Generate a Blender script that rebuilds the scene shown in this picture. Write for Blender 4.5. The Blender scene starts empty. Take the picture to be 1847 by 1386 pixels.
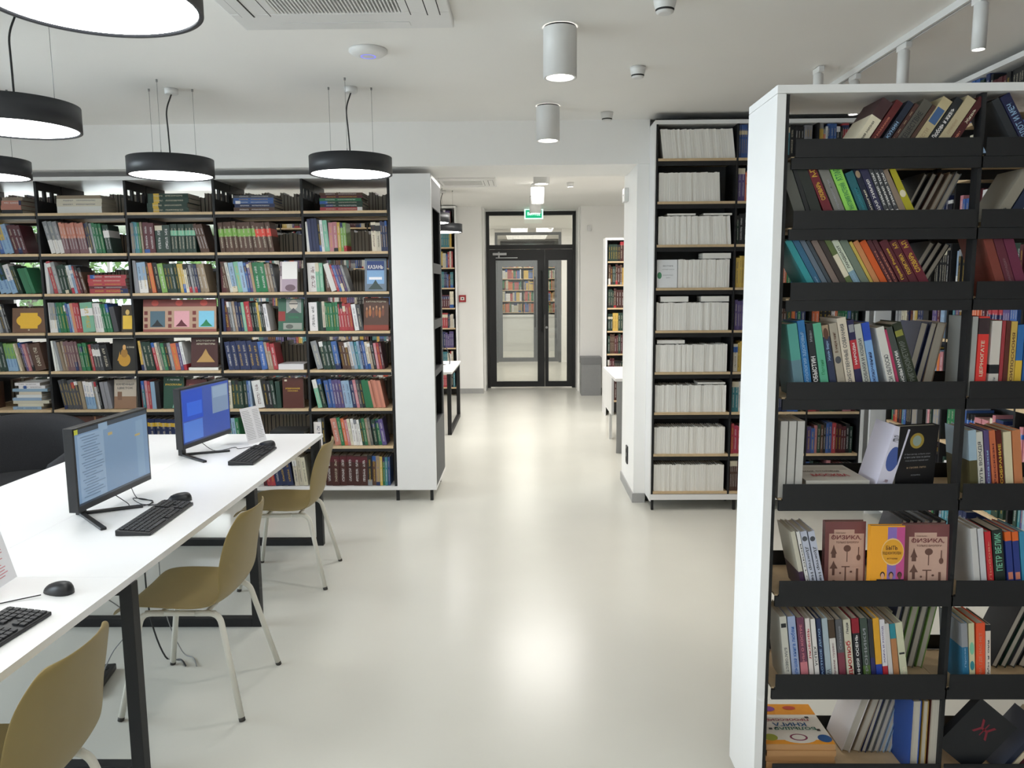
import bpy, math, random
from mathutils import Matrix, Vector
random.seed(7)
PI = math.pi
S = bpy.context.scene
C = S.collection

# ---------------------------------------------------------------- camera
F, CX, CY, CAMH = 1387.0, 923.5, 693.0, 1.72
def _axes():
    a, b, r = 943-CX, 515-CY, .0075
    v = F*F/(-b-a*r)
    Y = Vector((a/F, b/F, 1)).normalized()
    Z = -Vector((r*v/F, v/F, 1)).normalized()
    X = Y.cross(Z)
    return X, Y, Z
AX, AY, AZ = _axes()
def ray(x, y):
    c = Vector(((x-CX)/F, (y-CY)/F, 1))
    return Vector((AX.dot(c), AY.dot(c), AZ.dot(c)))
def aty(x, y, Y):                      # a point of the plane Y = const
    d = ray(x, y); t = Y/d.y
    return Vector((d.x*t, Y, CAMH+d.z*t))
def atz(x, y, z):
    d = ray(x, y); t = (z-CAMH)/d.z
    return Vector((d.x*t, d.y*t, z))
cam = bpy.data.cameras.new('camera'); cam.sensor_width = 36; cam.lens = F/1847*36
cam.clip_start = .05; cam.clip_end = 200
co = bpy.data.objects.new('camera', cam); C.objects.link(co)
right = Vector((AX.x, AY.x, AZ.x)); down = Vector((AX.y, AY.y, AZ.y)); fwd = Vector((AX.z, AY.z, AZ.z))
m = Matrix((right, -down, -fwd)).transposed().to_4x4(); m.translation = (0, 0, CAMH)
co.matrix_world = m
S.camera = co

# ---------------------------------------------------------------- world, lights, exposure
wd = bpy.data.worlds.new('sky'); S.world = wd; wd.use_nodes = True
bg = wd.node_tree.nodes['Background']; bg.inputs[0].default_value = (.80, .90, 1.0, 1); bg.inputs[1].default_value = 2.2
S.view_settings.view_transform = 'Standard'; S.view_settings.look = 'None'
S.view_settings.gamma = 1; S.view_settings.use_curve_mapping = False
S.view_settings.exposure = 0.17
LAMP_DISC, LAMP_DOWN, LAMP_SPOT, DAYLIGHT = 15.0, 48.0, 26.0, 165.0
S.cycles.diffuse_bounces = 6
def area(name, loc, rot, sx, sy, power, col=(1, 1, 1), spread=PI):
    l = bpy.data.lights.new(name, 'AREA'); l.shape = 'RECTANGLE'; l.size = sx; l.size_y = sy
    l.energy = power; l.color = col; l.spread = spread
    o = bpy.data.objects.new(name, l); C.objects.link(o); o.location = loc; o.rotation_euler = rot
    o.visible_camera = False
    return o
# daylight entering by the windows (just outside the panes)
for yy in (-1.6, .9, 3.4):
    area('window_daylight', (-6.0, yy, 2.05), (0, -PI/2+math.radians(24), 0), 1.7, 2.0, DAYLIGHT, (.79, .89, 1))
for xx in (-8.2, -6.6, -5.1):
    area('window_daylight', (xx, 12.85, 2.05), (-PI/2+math.radians(20), 0, 0), 1.2, 1.9, 150, (.88, .95, 1))
# unseen fill lamps added near the ceiling, behind camera and beyond the bookcases
for x_, y_, p_ in ((.3, -1.2, 26), (-2.6, -1.2, 24), (-4.2, 8.9, 60), (.2, 9.0, 50), (2.0, 8.4, 26)):
    area('ceiling_fill', (x_, y_, 2.90), (0, 0, 0), .9, 1.2, p_, (1, .97, .92))

# ---------------------------------------------------------------- materials
def srgb(h):
    if isinstance(h, tuple): return h
    v = [int(h[i:i+2], 16)/255 for i in (0, 2, 4)]
    return tuple(c/12.92 if c <= .04045 else ((c+.055)/1.055)**2.4 for c in v)
_M = {}
def mat(name, col, rough=.5, metal=0, noise=0, nscale=20, emit=0, bump=0, spec=.5):
    if name in _M: return _M[name]
    col = srgb(col)
    mt = bpy.data.materials.new(name); mt.use_nodes = True
    nt = mt.node_tree; b = nt.nodes['Principled BSDF']
    b.inputs['Base Color'].default_value = (*col, 1); b.inputs['Roughness'].default_value = rough
    b.inputs['Metallic'].default_value = metal; b.inputs['Specular IOR Level'].default_value = spec
    if emit:
        b.inputs['Emission Color'].default_value = (*col, 1); b.inputs['Emission Strength'].default_value = emit
    if noise or bump:
        tc = nt.nodes.new('ShaderNodeTexCoord'); n = nt.nodes.new('ShaderNodeTexNoise')
        n.inputs['Scale'].default_value = nscale; n.inputs['Detail'].default_value = 4
        nt.links.new(tc.outputs['Object'], n.inputs['Vector'])
        if noise:
            r = nt.nodes.new('ShaderNodeValToRGB')
            r.color_ramp.elements[0].position = .3; r.color_ramp.elements[1].position = .7
            r.color_ramp.elements[0].color = (*[max(0, c*(1-noise)) for c in col], 1)
            r.color_ramp.elements[1].color = (*[min(1, c*(1+noise)) for c in col], 1)
            nt.links.new(n.outputs['Fac'], r.inputs[0]); nt.links.new(r.outputs[0], b.inputs['Base Color'])
        if bump:
            bp = nt.nodes.new('ShaderNodeBump'); bp.inputs['Strength'].default_value = bump; bp.inputs['Distance'].default_value = .002
            nt.links.new(n.outputs['Fac'], bp.inputs['Height']); nt.links.new(bp.outputs[0], b.inputs['Normal'])
    _M[name] = mt
    return mt
WALL = mat('wall_paint', 'f1f0ee', .75, noise=.012, nscale=3, bump=.05)
CEIL = mat('ceiling_paint', 'edece9', .85, noise=.01, nscale=2)
FLOOR = mat('poured_floor', 'c9c8c0', .25, noise=.035, nscale=1.1, bump=.03, spec=.4)
SKIRT = mat('grey_skirting', 'a3a3a2', .6, noise=.03)
WHITE = mat('white_laminate', 'e8e8e8', .4, noise=.01, nscale=8)
DESKW = mat('desk_white', 'ededee', .35, noise=.008, nscale=6)
BLACK = mat('black_metal', '141518', .55, noise=.06, nscale=40)
DGREY = mat('dark_grey_panel', '4b4d50', .55, noise=.03)
MGREY = mat('mid_grey_laminate', '8c8d8e', .5, noise=.03)
WOOD = mat('birch_edge', 'c9b08c', .55, noise=.08, nscale=25)
PLASW = mat('white_plastic', 'dededd', .4, noise=.01)
LAMPK = mat('lamp_black', '24262b', .45, noise=.03)
GLOW = mat('lamp_diffuser', (1, .99, .97), .5, emit=LAMP_DISC)
GLOWW = mat('downlight_lens', (1, .96, .88), .5, emit=14)
OLIVE = mat('olive_plastic', '8d7b4c', .45, noise=.02, nscale=12, bump=.04)
CHROMEW = mat('white_lacquered_tube', 'dedcd2', .35, noise=.01)
RUBBER = mat('rubber', '3a3835', .7, noise=.03)
DKPL = mat('dark_plastic', '1d1e21', .4, noise=.05)
KEYM = mat('key_plastic', '292a2d', .5, noise=.05)
PAPER = mat('paper', 'e6e6ea', .7, noise=.01)
FABRIC = mat('charcoal_fabric', '2c2d31', .9, noise=.15, nscale=180, bump=.3)
STEEL = mat('brushed_steel', 'a0a0a0', .35, .9, noise=.04)
SLOT = mat('dark_slot', '161616', .7, noise=.05)

def glass_mat():
    mt = bpy.data.materials.new('clear_glass'); mt.use_nodes = True; nt = mt.node_tree
    for n in list(nt.nodes):
        if n.type == 'BSDF_PRINCIPLED': nt.nodes.remove(n)
    out = nt.nodes['Material Output']; mx = nt.nodes.new('ShaderNodeMixShader')
    t = nt.nodes.new('ShaderNodeBsdfTransparent'); t.inputs[0].default_value = (.93, .94, .93, 1)
    g = nt.nodes.new('ShaderNodeBsdfGlossy'); g.inputs['Roughness'].default_value = .02
    fr = nt.nodes.new('ShaderNodeFresnel'); fr.inputs[0].default_value = 1.6
    nt.links.new(fr.outputs[0], mx.inputs[0]); nt.links.new(t.outputs[0], mx.inputs[1])
    nt.links.new(g.outputs[0], mx.inputs[2]); nt.links.new(mx.outputs[0], out.inputs[0])
    return mt
GLASS = glass_mat()

def book_mat():
    mt = bpy.data.materials.new('book_cover'); mt.use_nodes = True; nt = mt.node_tree; N = nt.nodes; L = nt.links
    b = N['Principled BSDF']; b.inputs['Roughness'].default_value = .45
    def attr(n):
        a = N.new('ShaderNodeAttribute'); a.attribute_name = n; return a
    def math_(op, a, bb):
        n = N.new('ShaderNodeMath'); n.operation = op
        for i, v in enumerate((a, bb)):
            if v is None: continue
            if isinstance(v, (int, float)): n.inputs[i].default_value = v
            else: L.new(v, n.inputs[i])
        return n.outputs[0]
    c1, c2, c3, par = attr('c1'), attr('c2'), attr('c3'), attr('par')
    sp = N.new('ShaderNodeSeparateColor'); L.new(par.outputs['Color'], sp.inputs[0])
    vn, lo, hi = sp.outputs[0], sp.outputs[1], sp.outputs[2]; txt = par.outputs['Alpha']
    inb = math_('MULTIPLY', math_('GREATER_THAN', vn, lo), math_('LESS_THAN', vn, hi))
    mx = N.new('ShaderNodeMix'); mx.data_type = 'RGBA'
    L.new(inb, mx.inputs[0]); L.new(c1.outputs['Color'], mx.inputs[6]); L.new(c3.outputs['Color'], mx.inputs[7])
    uv = N.new('ShaderNodeUVMap'); uv.uv_map = 'uv'
    s2 = N.new('ShaderNodeSeparateXYZ'); L.new(uv.outputs[0], s2.inputs[0])
    band = math_('LESS_THAN', math_('ABSOLUTE', math_('SUBTRACT', s2.outputs[0], .5), None), .17)
    vm = math_('MULTIPLY', math_('GREATER_THAN', vn, .14), math_('LESS_THAN', vn, .86))
    gap = math_('GREATER_THAN', math_('ABSOLUTE', math_('SUBTRACT', vn, .6), None), .035)
    sc = N.new('ShaderNodeVectorMath'); sc.operation = 'MULTIPLY'; sc.inputs[1].default_value = (6.5, 9, 1); L.new(uv.outputs[0], sc.inputs[0])
    vo = N.new('ShaderNodeTexNoise'); vo.inputs['Scale'].default_value = 1.0; vo.inputs['Detail'].default_value = 1
    L.new(sc.outputs[0], vo.inputs['Vector'])
    gl = math_('GREATER_THAN', vo.outputs['Fac'], .5)
    tm = math_('MULTIPLY', math_('MULTIPLY', math_('MULTIPLY', band, vm), math_('MULTIPLY', gap, gl)), txt)
    m2 = N.new('ShaderNodeMix'); m2.data_type = 'RGBA'
    L.new(tm, m2.inputs[0]); L.new(mx.outputs[2], m2.inputs[6]); L.new(c2.outputs['Color'], m2.inputs[7])
    L.new(m2.outputs[2], b.inputs['Base Color'])
    return mt
BOOK = book_mat()
def page_mat():
    mt = bpy.data.materials.new('page_edges'); mt.use_nodes = True; nt = mt.node_tree; b = nt.nodes['Principled BSDF']
    tc = nt.nodes.new('ShaderNodeTexCoord'); mp = nt.nodes.new('ShaderNodeMapping'); mp.inputs['Scale'].default_value = (1200, 2, 2)
    n = nt.nodes.new('ShaderNodeTexNoise'); n.inputs['Scale'].default_value = 1
    r = nt.nodes.new('ShaderNodeValToRGB'); r.color_ramp.elements[0].color = (.36, .33, .28, 1); r.color_ramp.elements[1].color = (.62, .58, .5, 1)
    nt.links.new(tc.outputs['Object'], mp.inputs[0]); nt.links.new(mp.outputs[0], n.inputs['Vector'])
    nt.links.new(n.outputs['Fac'], r.inputs[0]); nt.links.new(r.outputs[0], b.inputs['Base Color']); b.inputs['Roughness'].default_value = .8
    return mt
PAGES = page_mat()

# ---------------------------------------------------------------- mesh helpers
class MB:
    def __init__(s): s.v = []; s.f = []; s.sm = []
    def add(s, vs, fs, smooth=False, M=None):
        o = len(s.v)
        if M is not None: vs = [M @ Vector(p) for p in vs]
        s.v += [tuple(p) for p in vs]; s.f += [tuple(i+o for i in f) for f in fs]; s.sm += [smooth]*len(fs)
        return s
    def box(s, x0, x1, y0, y1, z0, z1, M=None):
        vs = [(x, y, z) for z in (z0, z1) for y in (y0, y1) for x in (x0, x1)]
        return s.add(vs, [(0, 2, 3, 1), (4, 5, 7, 6), (0, 1, 5, 4), (2, 6, 7, 3), (0, 4, 6, 2), (1, 3, 7, 5)], False, M)
    def lathe(s, prof, c=(0, 0, 0), n=40, M=None, smooth=True, caps=True):
        vs = []; fs = []
        for r, z in prof:
            for i in range(n):
                a = 2*PI*i/n; vs.append((c[0]+r*math.cos(a), c[1]+r*math.sin(a), c[2]+z))
        for k in range(len(prof)-1):
            for i in range(n):
                j = (i+1) % n; fs.append((k*n+i, k*n+j, (k+1)*n+j, (k+1)*n+i))
        s.add(vs, fs, smooth, M)
        if caps:
            o = len(s.v)-len(vs)
            s.f.append(tuple(o+i for i in reversed(range(n)))); s.sm.append(False)
            s.f.append(tuple(o+(len(prof)-1)*n+i for i in range(n))); s.sm.append(False)
        return s
    def tube(s, pts, r, n=8, M=None):
        pts = [Vector(p) for p in pts]; vs = []; fs = []
        up = Vector((0, 0, 1)); prev = None
        for i, p in enumerate(pts):
            t = (pts[min(i+1, len(pts)-1)]-pts[max(i-1, 0)]).normalized()
            if prev is None:
                a = t.cross(up)
                if a.length < .1: a = t.cross(Vector((1, 0, 0)))
            else: a = prev - t*prev.dot(t)
            a.normalize(); b = t.cross(a); prev = a
            for k in range(n):
                q = 2*PI*k/n; vs.append(p+a*r*math.cos(q)+b*r*math.sin(q))
        for i in range(len(pts)-1):
            for k in range(n):
                j = (k+1) % n; fs.append((i*n+k, i*n+j, (i+1)*n+j, (i+1)*n+k))
        fs.append(tuple(reversed(range(n)))); fs.append(tuple((len(pts)-1)*n+k for k in range(n)))
        return s.add(vs, fs, True, M)
    def build(s, name, mt, parent=None, bevel=0, M=None):
        me = bpy.data.meshes.new(name); me.from_pydata(s.v, [], s.f)
        me.polygons.foreach_set('use_smooth', s.sm)
        me.validate(); me.update()
        me.materials.append(mt)
        o = bpy.data.objects.new(name, me); C.objects.link(o)
        if parent: o.parent = parent
        if M is not None: o.matrix_local = M
        if bevel:
            md = o.modifiers.new('b', 'BEVEL'); md.width = bevel; md.segments = 2; md.limit_method = 'ANGLE'
        return o
def box(name, mt, x0, x1, y0, y1, z0, z1, parent=None, bevel=0, M=None):
    return MB().box(x0, x1, y0, y1, z0, z1).build(name, mt, parent, bevel, M)
def tag(o, label=None, cat=None, group=None, kind=None):
    if label: o['label'] = label
    if cat: o['category'] = cat
    if group: o['group'] = group
    if kind: o['kind'] = kind
    return o
def thing(name, label, cat, loc=(0, 0, 0), rz=0, group=None):
    o = bpy.data.objects.new(name, None); C.objects.link(o); o.empty_display_size = .1
    o.location = loc; o.rotation_euler = (0, 0, rz)
    return tag(o, label, cat, group)
def struct(o): o['kind'] = 'structure'; return o
def rounded(pts, r, n=5):                      # polyline with rounded inner corners
    pts = [Vector(p) for p in pts]; out = [pts[0]]
    for i in range(1, len(pts)-1):
        a, b, c = pts[i-1], pts[i], pts[i+1]
        d1 = (a-b).normalized(); d2 = (c-b).normalized(); k = min(r, (a-b).length*.45, (c-b).length*.45)
        p, q = b+d1*k, b+d2*k
        for j in range(n+1):
            t = j/n; out.append(p*(1-t)**2+b*2*t*(1-t)+q*t*t)
    out.append(pts[-1]); return out
_fm = {}
def text_mesh(body, bold=0):
    key = (body, bold)
    if key in _fm: return _fm[key]
    cu = bpy.data.curves.new('lettering', 'FONT'); cu.body = body; cu.align_x = 'CENTER'; cu.align_y = 'CENTER'
    cu.resolution_u = 1; cu.offset = bold; cu.fill_mode = 'FRONT'
    o = bpy.data.objects.new('lettering', cu); C.objects.link(o)
    dg = bpy.context.evaluated_depsgraph_get()
    me = bpy.data.meshes.new_from_object(o.evaluated_get(dg))
    bpy.data.objects.remove(o); bpy.data.curves.remove(cu)
    xs = [v.co.x for v in me.vertices] or [0]; ys = [v.co.y for v in me.vertices] or [0]
    w, h = max(xs)-min(xs), max(ys)-min(ys)
    cx, cy = (max(xs)+min(xs))/2, (max(ys)+min(ys))/2
    me.transform(Matrix.Translation((-cx, -cy, 0)))
    _fm[key] = (me, max(w, .01), max(h, .01)); return _fm[key]
def letters(body, mt, M, w, h, parent=None, bold=.015, name='lettering'):
    if body == 'ФИЗИКА,':      # the round letter gets its stem as a bar
        MB().box(-w*.447, -w*.422, -h*.1, h*.62, 0, .0002).build(name, mt, parent, M=M)
    body = body.replace('Ф', 'О')
    me, tw, th = text_mesh(body, bold)
    me = me.copy(); me.materials.clear(); me.materials.append(mt)
    o = bpy.data.objects.new(name, me); C.objects.link(o)
    if parent: o.parent = parent
    o.matrix_local = M @ Matrix.Diagonal((w/tw, h/th, 1, 1))
    return o

# ================================================================ THE SETTING
HC = 2.945
struct(box('floor', FLOOR, -9, 5.2, -3.2, 24, -.1, 0))
struct(box('ceiling', CEIL, -9, 5.2, -3.2, 24, HC, HC+.1))
def wall_with_holes(name, axis, pos, thick, a0, a1, z0, z1, holes, mt=WALL):
    b = MB(); cur = a0
    def seg(p, q, zz0, zz1):
        if q-p < 1e-4 or zz1-zz0 < 1e-4: return
        if axis == 'x': b.box(pos, pos+thick, p, q, zz0, zz1)
        else: b.box(p, q, pos, pos+thick, zz0, zz1)
    for h0, h1, hz0, hz1 in sorted(holes):
        seg(cur, h0, z0, z1); seg(h0, h1, z0, hz0); seg(h0, h1, hz1, z1); cur = h1
    seg(cur, a1, z0, z1)
    return struct(b.build(name, mt))
FRW = mat('window_frame_white', 'dcdcdc', .4, noise=.01)
wn = [0]
def window(axis, pos, a0, a1, z0, z1):
    wn[0] += 1
    r = thing('window_%d' % wn[0], None, None); struct(r)
    b = MB(); t = .05
    def bx(p, q, zz0, zz1, d0=0, d1=.06, bb=b):
        if axis == 'x': bb.box(pos+d0, pos+d1, p, q, zz0, zz1)
        else: bb.box(p, q, pos+d0, pos+d1, zz0, zz1)
    mid = (a0+a1)/2
    bx(a0, a1, z0, z0+t); bx(a0, a1, z1-t, z1); bx(a0, a0+t, z0+t, z1-t); bx(a1-t, a1, z0+t, z1-t); bx(mid-t/2, mid+t/2, z0+t, z1-t)
    b.build('window_frame', FRW, r)
    for p, q in ((a0+t, mid-t/2), (mid+t/2, a1-t)):
        g = MB(); bx(p, q, z0+t, z1-t, .025, .031, g); g.build('pane', GLASS, r)
    return r
LW = [(-2.6, -.6, .95, 2.75), (-.1, 1.9, .95, 2.75), (2.4, 4.4, .95, 2.75)]
wall_with_holes('wall_left', 'x', -5.6, -.25, -3.2, 6.0, 0, HC, LW)
for a0, a1, z0, z1 in LW: window('x', -5.75, a0, a1, z0, z1)
struct(box('wall_left_return', WALL, -9, -5.851, 5.8, 6.0, 0, HC))
struct(box('wall_left_far', WALL, -9.2, -9, 5.8, 12.5, 0, HC))
BWN = [(-8.75, -7.62, .95, 2.8), (-7.15, -6.1, .95, 2.8), (-5.6, -4.6, .95, 2.8)]
wall_with_holes('wall_back', 'y', 12.25, .25, -9, -.64, 0, HC, BWN)
for a0, a1, z0, z1 in BWN: window('y', 12.35, a0, a1, z0, z1)
struct(box('wall_near', WALL, -5.6, 3.2, -3.4, -3.2, 0, HC))
struct(box('wall_back_right', WALL, .91, 5.0, 12.25, 12.5, 0, HC))
struct(box('wall_door_recess', WALL, -.9, -.61, 12.5, 13.2, 0, HC))
struct(box('wall_door_recess_right', WALL, .885, 1.2, 12.5, 13.2, 0, HC))
struct(box('wall_over_door', WALL, -.61, .885, 12.9, 13.1, 2.93, HC))
struct(box('wall_right', WALL, 2.86, 3.06, -3.2, 6.2, 0, HC))
struct(box('wall_right_far', WALL, 3.0, 3.2, 6.2, 12.3, 0, HC))
struct(box('wall_behind_cabinet', WALL, .96, 3.06, 6.06, 6.2, 0, HC))
struct(box('wall_pillar', WALL, .868, .958, 5.965, 6.7, 0, HC))
struct(box('wall_beam', WALL, -5.6, .868, 5.965, 6.6, 2.62, HC))
struct(box('baseboard_pillar', SKIRT, .858, .9585, 5.955, 6.71, 0, .075))
struct(box('baseboard_back', SKIRT, -3.0, -.64, 12.238, 12.2495, 0, .08))
struct(box('baseboard_back_right', SKIRT, .91, 2.9, 12.238, 12.2495, 0, .08))
struct(box('baseboard_recess', SKIRT, -.609, -.6, 12.5, 12.88, 0, .08))
struct(box('trim_1', WALL, .868, .958, 5.95, 5.9649, 2.62, 2.66))
# corridor beyond the door
struct(box('wall_corridor_left', WALL, -1.9, -1.8, 13.2, 22, 0, HC))
struct(box('wall_corridor_right', WALL, 1.9, 2.0, 13.2, 22, 0, HC))
struct(box('wall_corridor_end', WALL, -1.9, 2.0, 22, 22.1, 0, HC))
struct(box('wall_corridor_near', WALL, -1.9, -.9, 13.1, 13.2, 0, HC)); struct(box('wall_corridor_near_right', WALL, 1.2, 2.0, 13.1, 13.2, 0, HC))
struct(box('wall_second_door', WALL, -1.8, -.62, 17.2, 17.35, 0, HC)); struct(box('wall_second_door_right', WALL, .86, 1.9, 17.2, 17.35, 0, HC))
area('corridor_fill', (.1, 15.2, 2.92), (0, 0, 0), 1.0, 2.5, 60, (1, .95, .87))  # unseen area lamps added to brighten the corridor, no fixtures modelled
area('corridor_fill', (.1, 19.3, 2.92), (0, 0, 0), 1.0, 2.5, 55, (1, .95, .87))

def door(name, y, frm, w0, w1, top, closer=True):
    r = thing(name, None, None); struct(r); t = .07
    f = MB(); f.box(w0, w0+.055, y, y+.08, 0, top); f.box(w1-.055, w1, y, y+.08, 0, top); f.box(w0+.055, w1-.055, y, y+.08, top-.06, top)
    f.box(w0+.055, w1-.055, y, y+.08, 2.315, 2.385); f.build('door_frame', frm, r)
    box('transom_pane', GLASS, w0+.055, w1-.055, y+.035, y+.045, 2.385, top-.06, r)
    xm = w0+.97
    def leaf(a, b, nm, l, rr, bt):
        q = MB(); q.box(a, a+l, y-.012, y+.05, .02, 2.31); q.box(b-rr, b, y-.012, y+.05, .02, 2.31)
        q.box(a+l, b-rr, y-.012, y+.05, .02, .02+bt); q.box(a+l, b-rr, y-.012, y+.05, 2.13, 2.31)
        o = q.build(nm, frm, r)
        box('glass_pane', GLASS, a+l, b-rr, y+.015, y+.023, .02+bt, 2.13, o)
        return o
    a = leaf(w0+.058, xm-.002, 'door_leaf', .1, .12, .09)
    b = leaf(xm+.002, w1-.058, 'door_leaf', .06, .085, .09)
    if closer:
        box('door_closer', STEEL, w0+.11, w0+.34, y-.06, y-.014, 2.215, 2.255, a, .004)
        MB().box(w0+.16, w0+.52, y-.05, y-.035, 2.165, 2.18).box(w0+.2, w0+.225, y-.055, y-.03, 2.165, 2.27).build('closer_arm', STEEL, a)
        MB().tube([(xm-.05, y-.014, .95), (xm-.05, y-.06, .95), (xm-.05, y-.06, .2+1.75), (xm-.05, y-.014, .2+1.75)], .013).build('pull_handle', BLACK, a)
        MB().lathe([(.02, 0), (.02, .012)], n=16, M=Matrix.Translation((xm+.03, y-.013, 1.02)) @ Matrix.Rotation(PI/2, 4, 'X')).build('lock_cylinder', STEEL, b)
    else:
        MB().tube([(xm-.09, y-.014, .8), (xm-.09, y-.06, .8), (xm-.09, y-.06, 1.9), (xm-.09, y-.014, 1.9)], .013).build('pull_handle', BLACK, a)
    return r
DOORK = mat('door_black', '16171a', .45, noise=.05)
door('door_1', 12.9, DOORK, -.605, .878, 2.925)
door('door_2', 17.2, mat('door_grey', '606468', .5, noise=.04), -.61, .85, 2.88, False)

# ================================================================ BOOKS
COL = {  # code: (hex, adjective)
 'w': ('e4e2e0', 'white'), 'c': ('d9d0b8', 'cream'), 'g': ('8f9196', 'grey'), 'k': ('202226', 'black'), 'r': ('b32d38', 'red'),
 'd': ('5c1f2a', 'maroon'), 'o': ('d9662b', 'orange'), 'y': ('d8b23c', 'yellow'), 'b': ('2f5fa8', 'blue'), 'n': ('23315e', 'navy'),
 't': ('2c8390', 'teal'), 'e': ('1f7a4c', 'green'), 'l': ('7fb04e', 'lime green'), 'p': ('c77a83', 'pink'), 'v': ('5b4a86', 'violet'),
 'm': ('5a3a2a', 'brown'), 's': ('8fb0cf', 'pale blue'), 'f': ('1f4034', 'dark green'), 'h': ('a08a70', 'tan'), 'q': ('4a4c52', 'dark grey'),
 'u': ('7cc0a0', 'mint'), 'a': ('cf8168', 'salmon'), 'M': ('4a1f1a', 'oxblood'), 'j': ('7d5a60', 'mauve'), 'z': ('e8b23a', 'golden'), 'P': ('c2185b', 'magenta'),
 'G': ('6a6f68', 'olive grey'), 'R': ('e04434', 'bright red'), 'B': ('1560b8', 'bright blue')}
def colr(c): return srgb(COL[c][0]) if c in COL else srgb(c)
class Books:
    def __init__(s): s.v = []; s.f = []; s.mi = []; s.c1 = []; s.c2 = []; s.c3 = []; s.par = []; s.uv = []
    def _box(s, x0, x1, y0, y1, z0, z1, M, mi, c1, c2, c3, lo, hi, txt, w, h, uo, spine):
        o = len(s.v)
        loc = [(x, y, z) for z in (z0, z1) for y in (y0, y1) for x in (x0, x1)]
        s.v += [tuple(M @ Vector(p)) for p in loc]
        for k, f in enumerate([(0, 2, 3, 1), (4, 5, 7, 6), (0, 1, 5, 4), (2, 6, 7, 3), (0, 4, 6, 2), (1, 3, 7, 5)]):
            s.f.append(tuple(i+o for i in f)); s.mi.append(mi)
            for i in f:
                p = loc[i]; sp = spine and k == 2
                s.c1 += [*c1, 1]; s.c2 += [*c2, 1]; s.c3 += [*c3, 1]
                s.par += [p[2]/h, lo, hi, txt if sp else 0]
                s.uv += [(p[0]/w), p[2]/w+uo]
    def book(s, w, d, h, M, c1, c2=(.8, .8, .8), c3=(.5, .5, .5), lo=2, hi=2, txt=1, pages=True, cover=True):
        t = min(.0022, w*.18); r = random.random()*50
        a = (c1, c2, c3, lo, hi)
        if cover:
            s._box(0, w, 0, t, 0, h, M, 0, *a, txt, w, h, r, True)
            s._box(0, t, t, d, 0, h, M, 0, *a, 0, w, h, r, False); s._box(w-t, w, t, d, 0, h, M, 0, *a, 0, w, h, r, False)
        if pages: s._box(t, w-t, t, d-.003, .003, h-.003, M, 1, *a, 0, w, h, r, False)
    def build(s, name, parent=None, M=None, mats=None):
        me = bpy.data.meshes.new(name); me.from_pydata(s.v, [], s.f); me.update()
        for n, arr in (('c1', s.c1), ('c2', s.c2), ('c3', s.c3), ('par', s.par)):
            me.attributes.new(n, 'FLOAT_COLOR', 'CORNER').data.foreach_set('color', arr)
        me.uv_layers.new(name='uv').data.foreach_set('uv', s.uv)
        for mt in (mats or (BOOK, PAGES)): me.materials.append(mt)
        me.polygons.foreach_set('material_index', s.mi if not mats else [0]*len(s.mi))
        o = bpy.data.objects.new(name, me); C.objects.link(o)
        if parent: o.parent = parent
        if M is not None: o.matrix_local = M
        return o
MASS = Books()          # books past the limit, joined
QUEUE = []              # (size in view, build function, add-to-mass function)
ORD = 'first second third fourth fifth sixth seventh eighth ninth tenth eleventh twelfth thirteenth fourteenth fifteenth sixteenth seventeenth eighteenth nineteenth twentieth'.split()
ORD += ['twenty-'+o for o in ORD[:9]] + ['thirtieth']+['thirty-'+o for o in ORD[:9]]+['fortieth']
def jit(c, a=.12):
    g = sum(c)/3; c = tuple(x*.84+g*.16 for x in c)
    k = .86*(1+random.uniform(-a, a)); return tuple(min(1, max(0, x*k*(1+random.uniform(-.03, .03)))) for x in c)
def mats_(c):
    n = 'print_'+c
    return mat(n, COL[c][0] if c in COL else c, .5, noise=.02, nscale=60)
BAND = {}   # styles: (lo, hi, band colour, text colour)
ST = {'': (2, 2, 'w', None), 'G': (.52, .78, 'l', 'c'), 'Rb': (.52, .78, 'R', 'c'), 'tw': (0, .42, 'w', None), 'sal': (0, .5, 'j', 'w'), 'lab': (.55, .8, 'w', None),
      'mint': (.6, .78, 'u', 'c'), 'gold': (.72, .86, 'y', 'c'), 'rg': (0, .55, 'e', 'w'), 'bl': (0, .45, 's', 'b'), 'b2': (.78, .95, 'd', None), 'no': (2, 2, 'w', 'no')}
def place(w, lean, X, Y, z, rev=False, depth=.15):
    """lean > 0: the top leans towards -X. X is the x of the book's lowest front corner region (left end)."""
    a = math.radians(lean)
    M = Matrix.Translation((X, Y, z))
    if a >= 0: M = M @ Matrix.Rotation(-a, 4, 'Y')
    else: M = Matrix.Translation((X+w/math.cos(a), Y, z)) @ Matrix.Rotation(-a, 4, 'Y') @ Matrix.Translation((-w, 0, 0))
    if rev: M = M @ Matrix.Translation((w, depth, 0)) @ Matrix.Rotation(PI, 4, 'Z')
    return M
def queue_book(name, label, group, w, d, h, M, c1, c2, c3, lo, hi, txt, size, force=False, extra=None, parts=False):
    def build():
        bk = Books()
        bk.book(w, d, h, Matrix.Identity(4), c1, c2, c3, lo, hi, txt, pages=not parts)
        o = bk.build(name, None, M, (BOOK,) if parts else None); tag(o, label, 'book', group)
        if parts:
            p = MB().box(.0022, w-.0022, .0022, d-.003, .003, h-.003).build('page_block', PAGES, o)
        if extra: extra(o)
        return o
    def mass():
        MASS.book(w, d, h, M, c1, c2, c3, lo, hi, txt)
    QUEUE.append((1e9 if force else size, build, mass))
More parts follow.
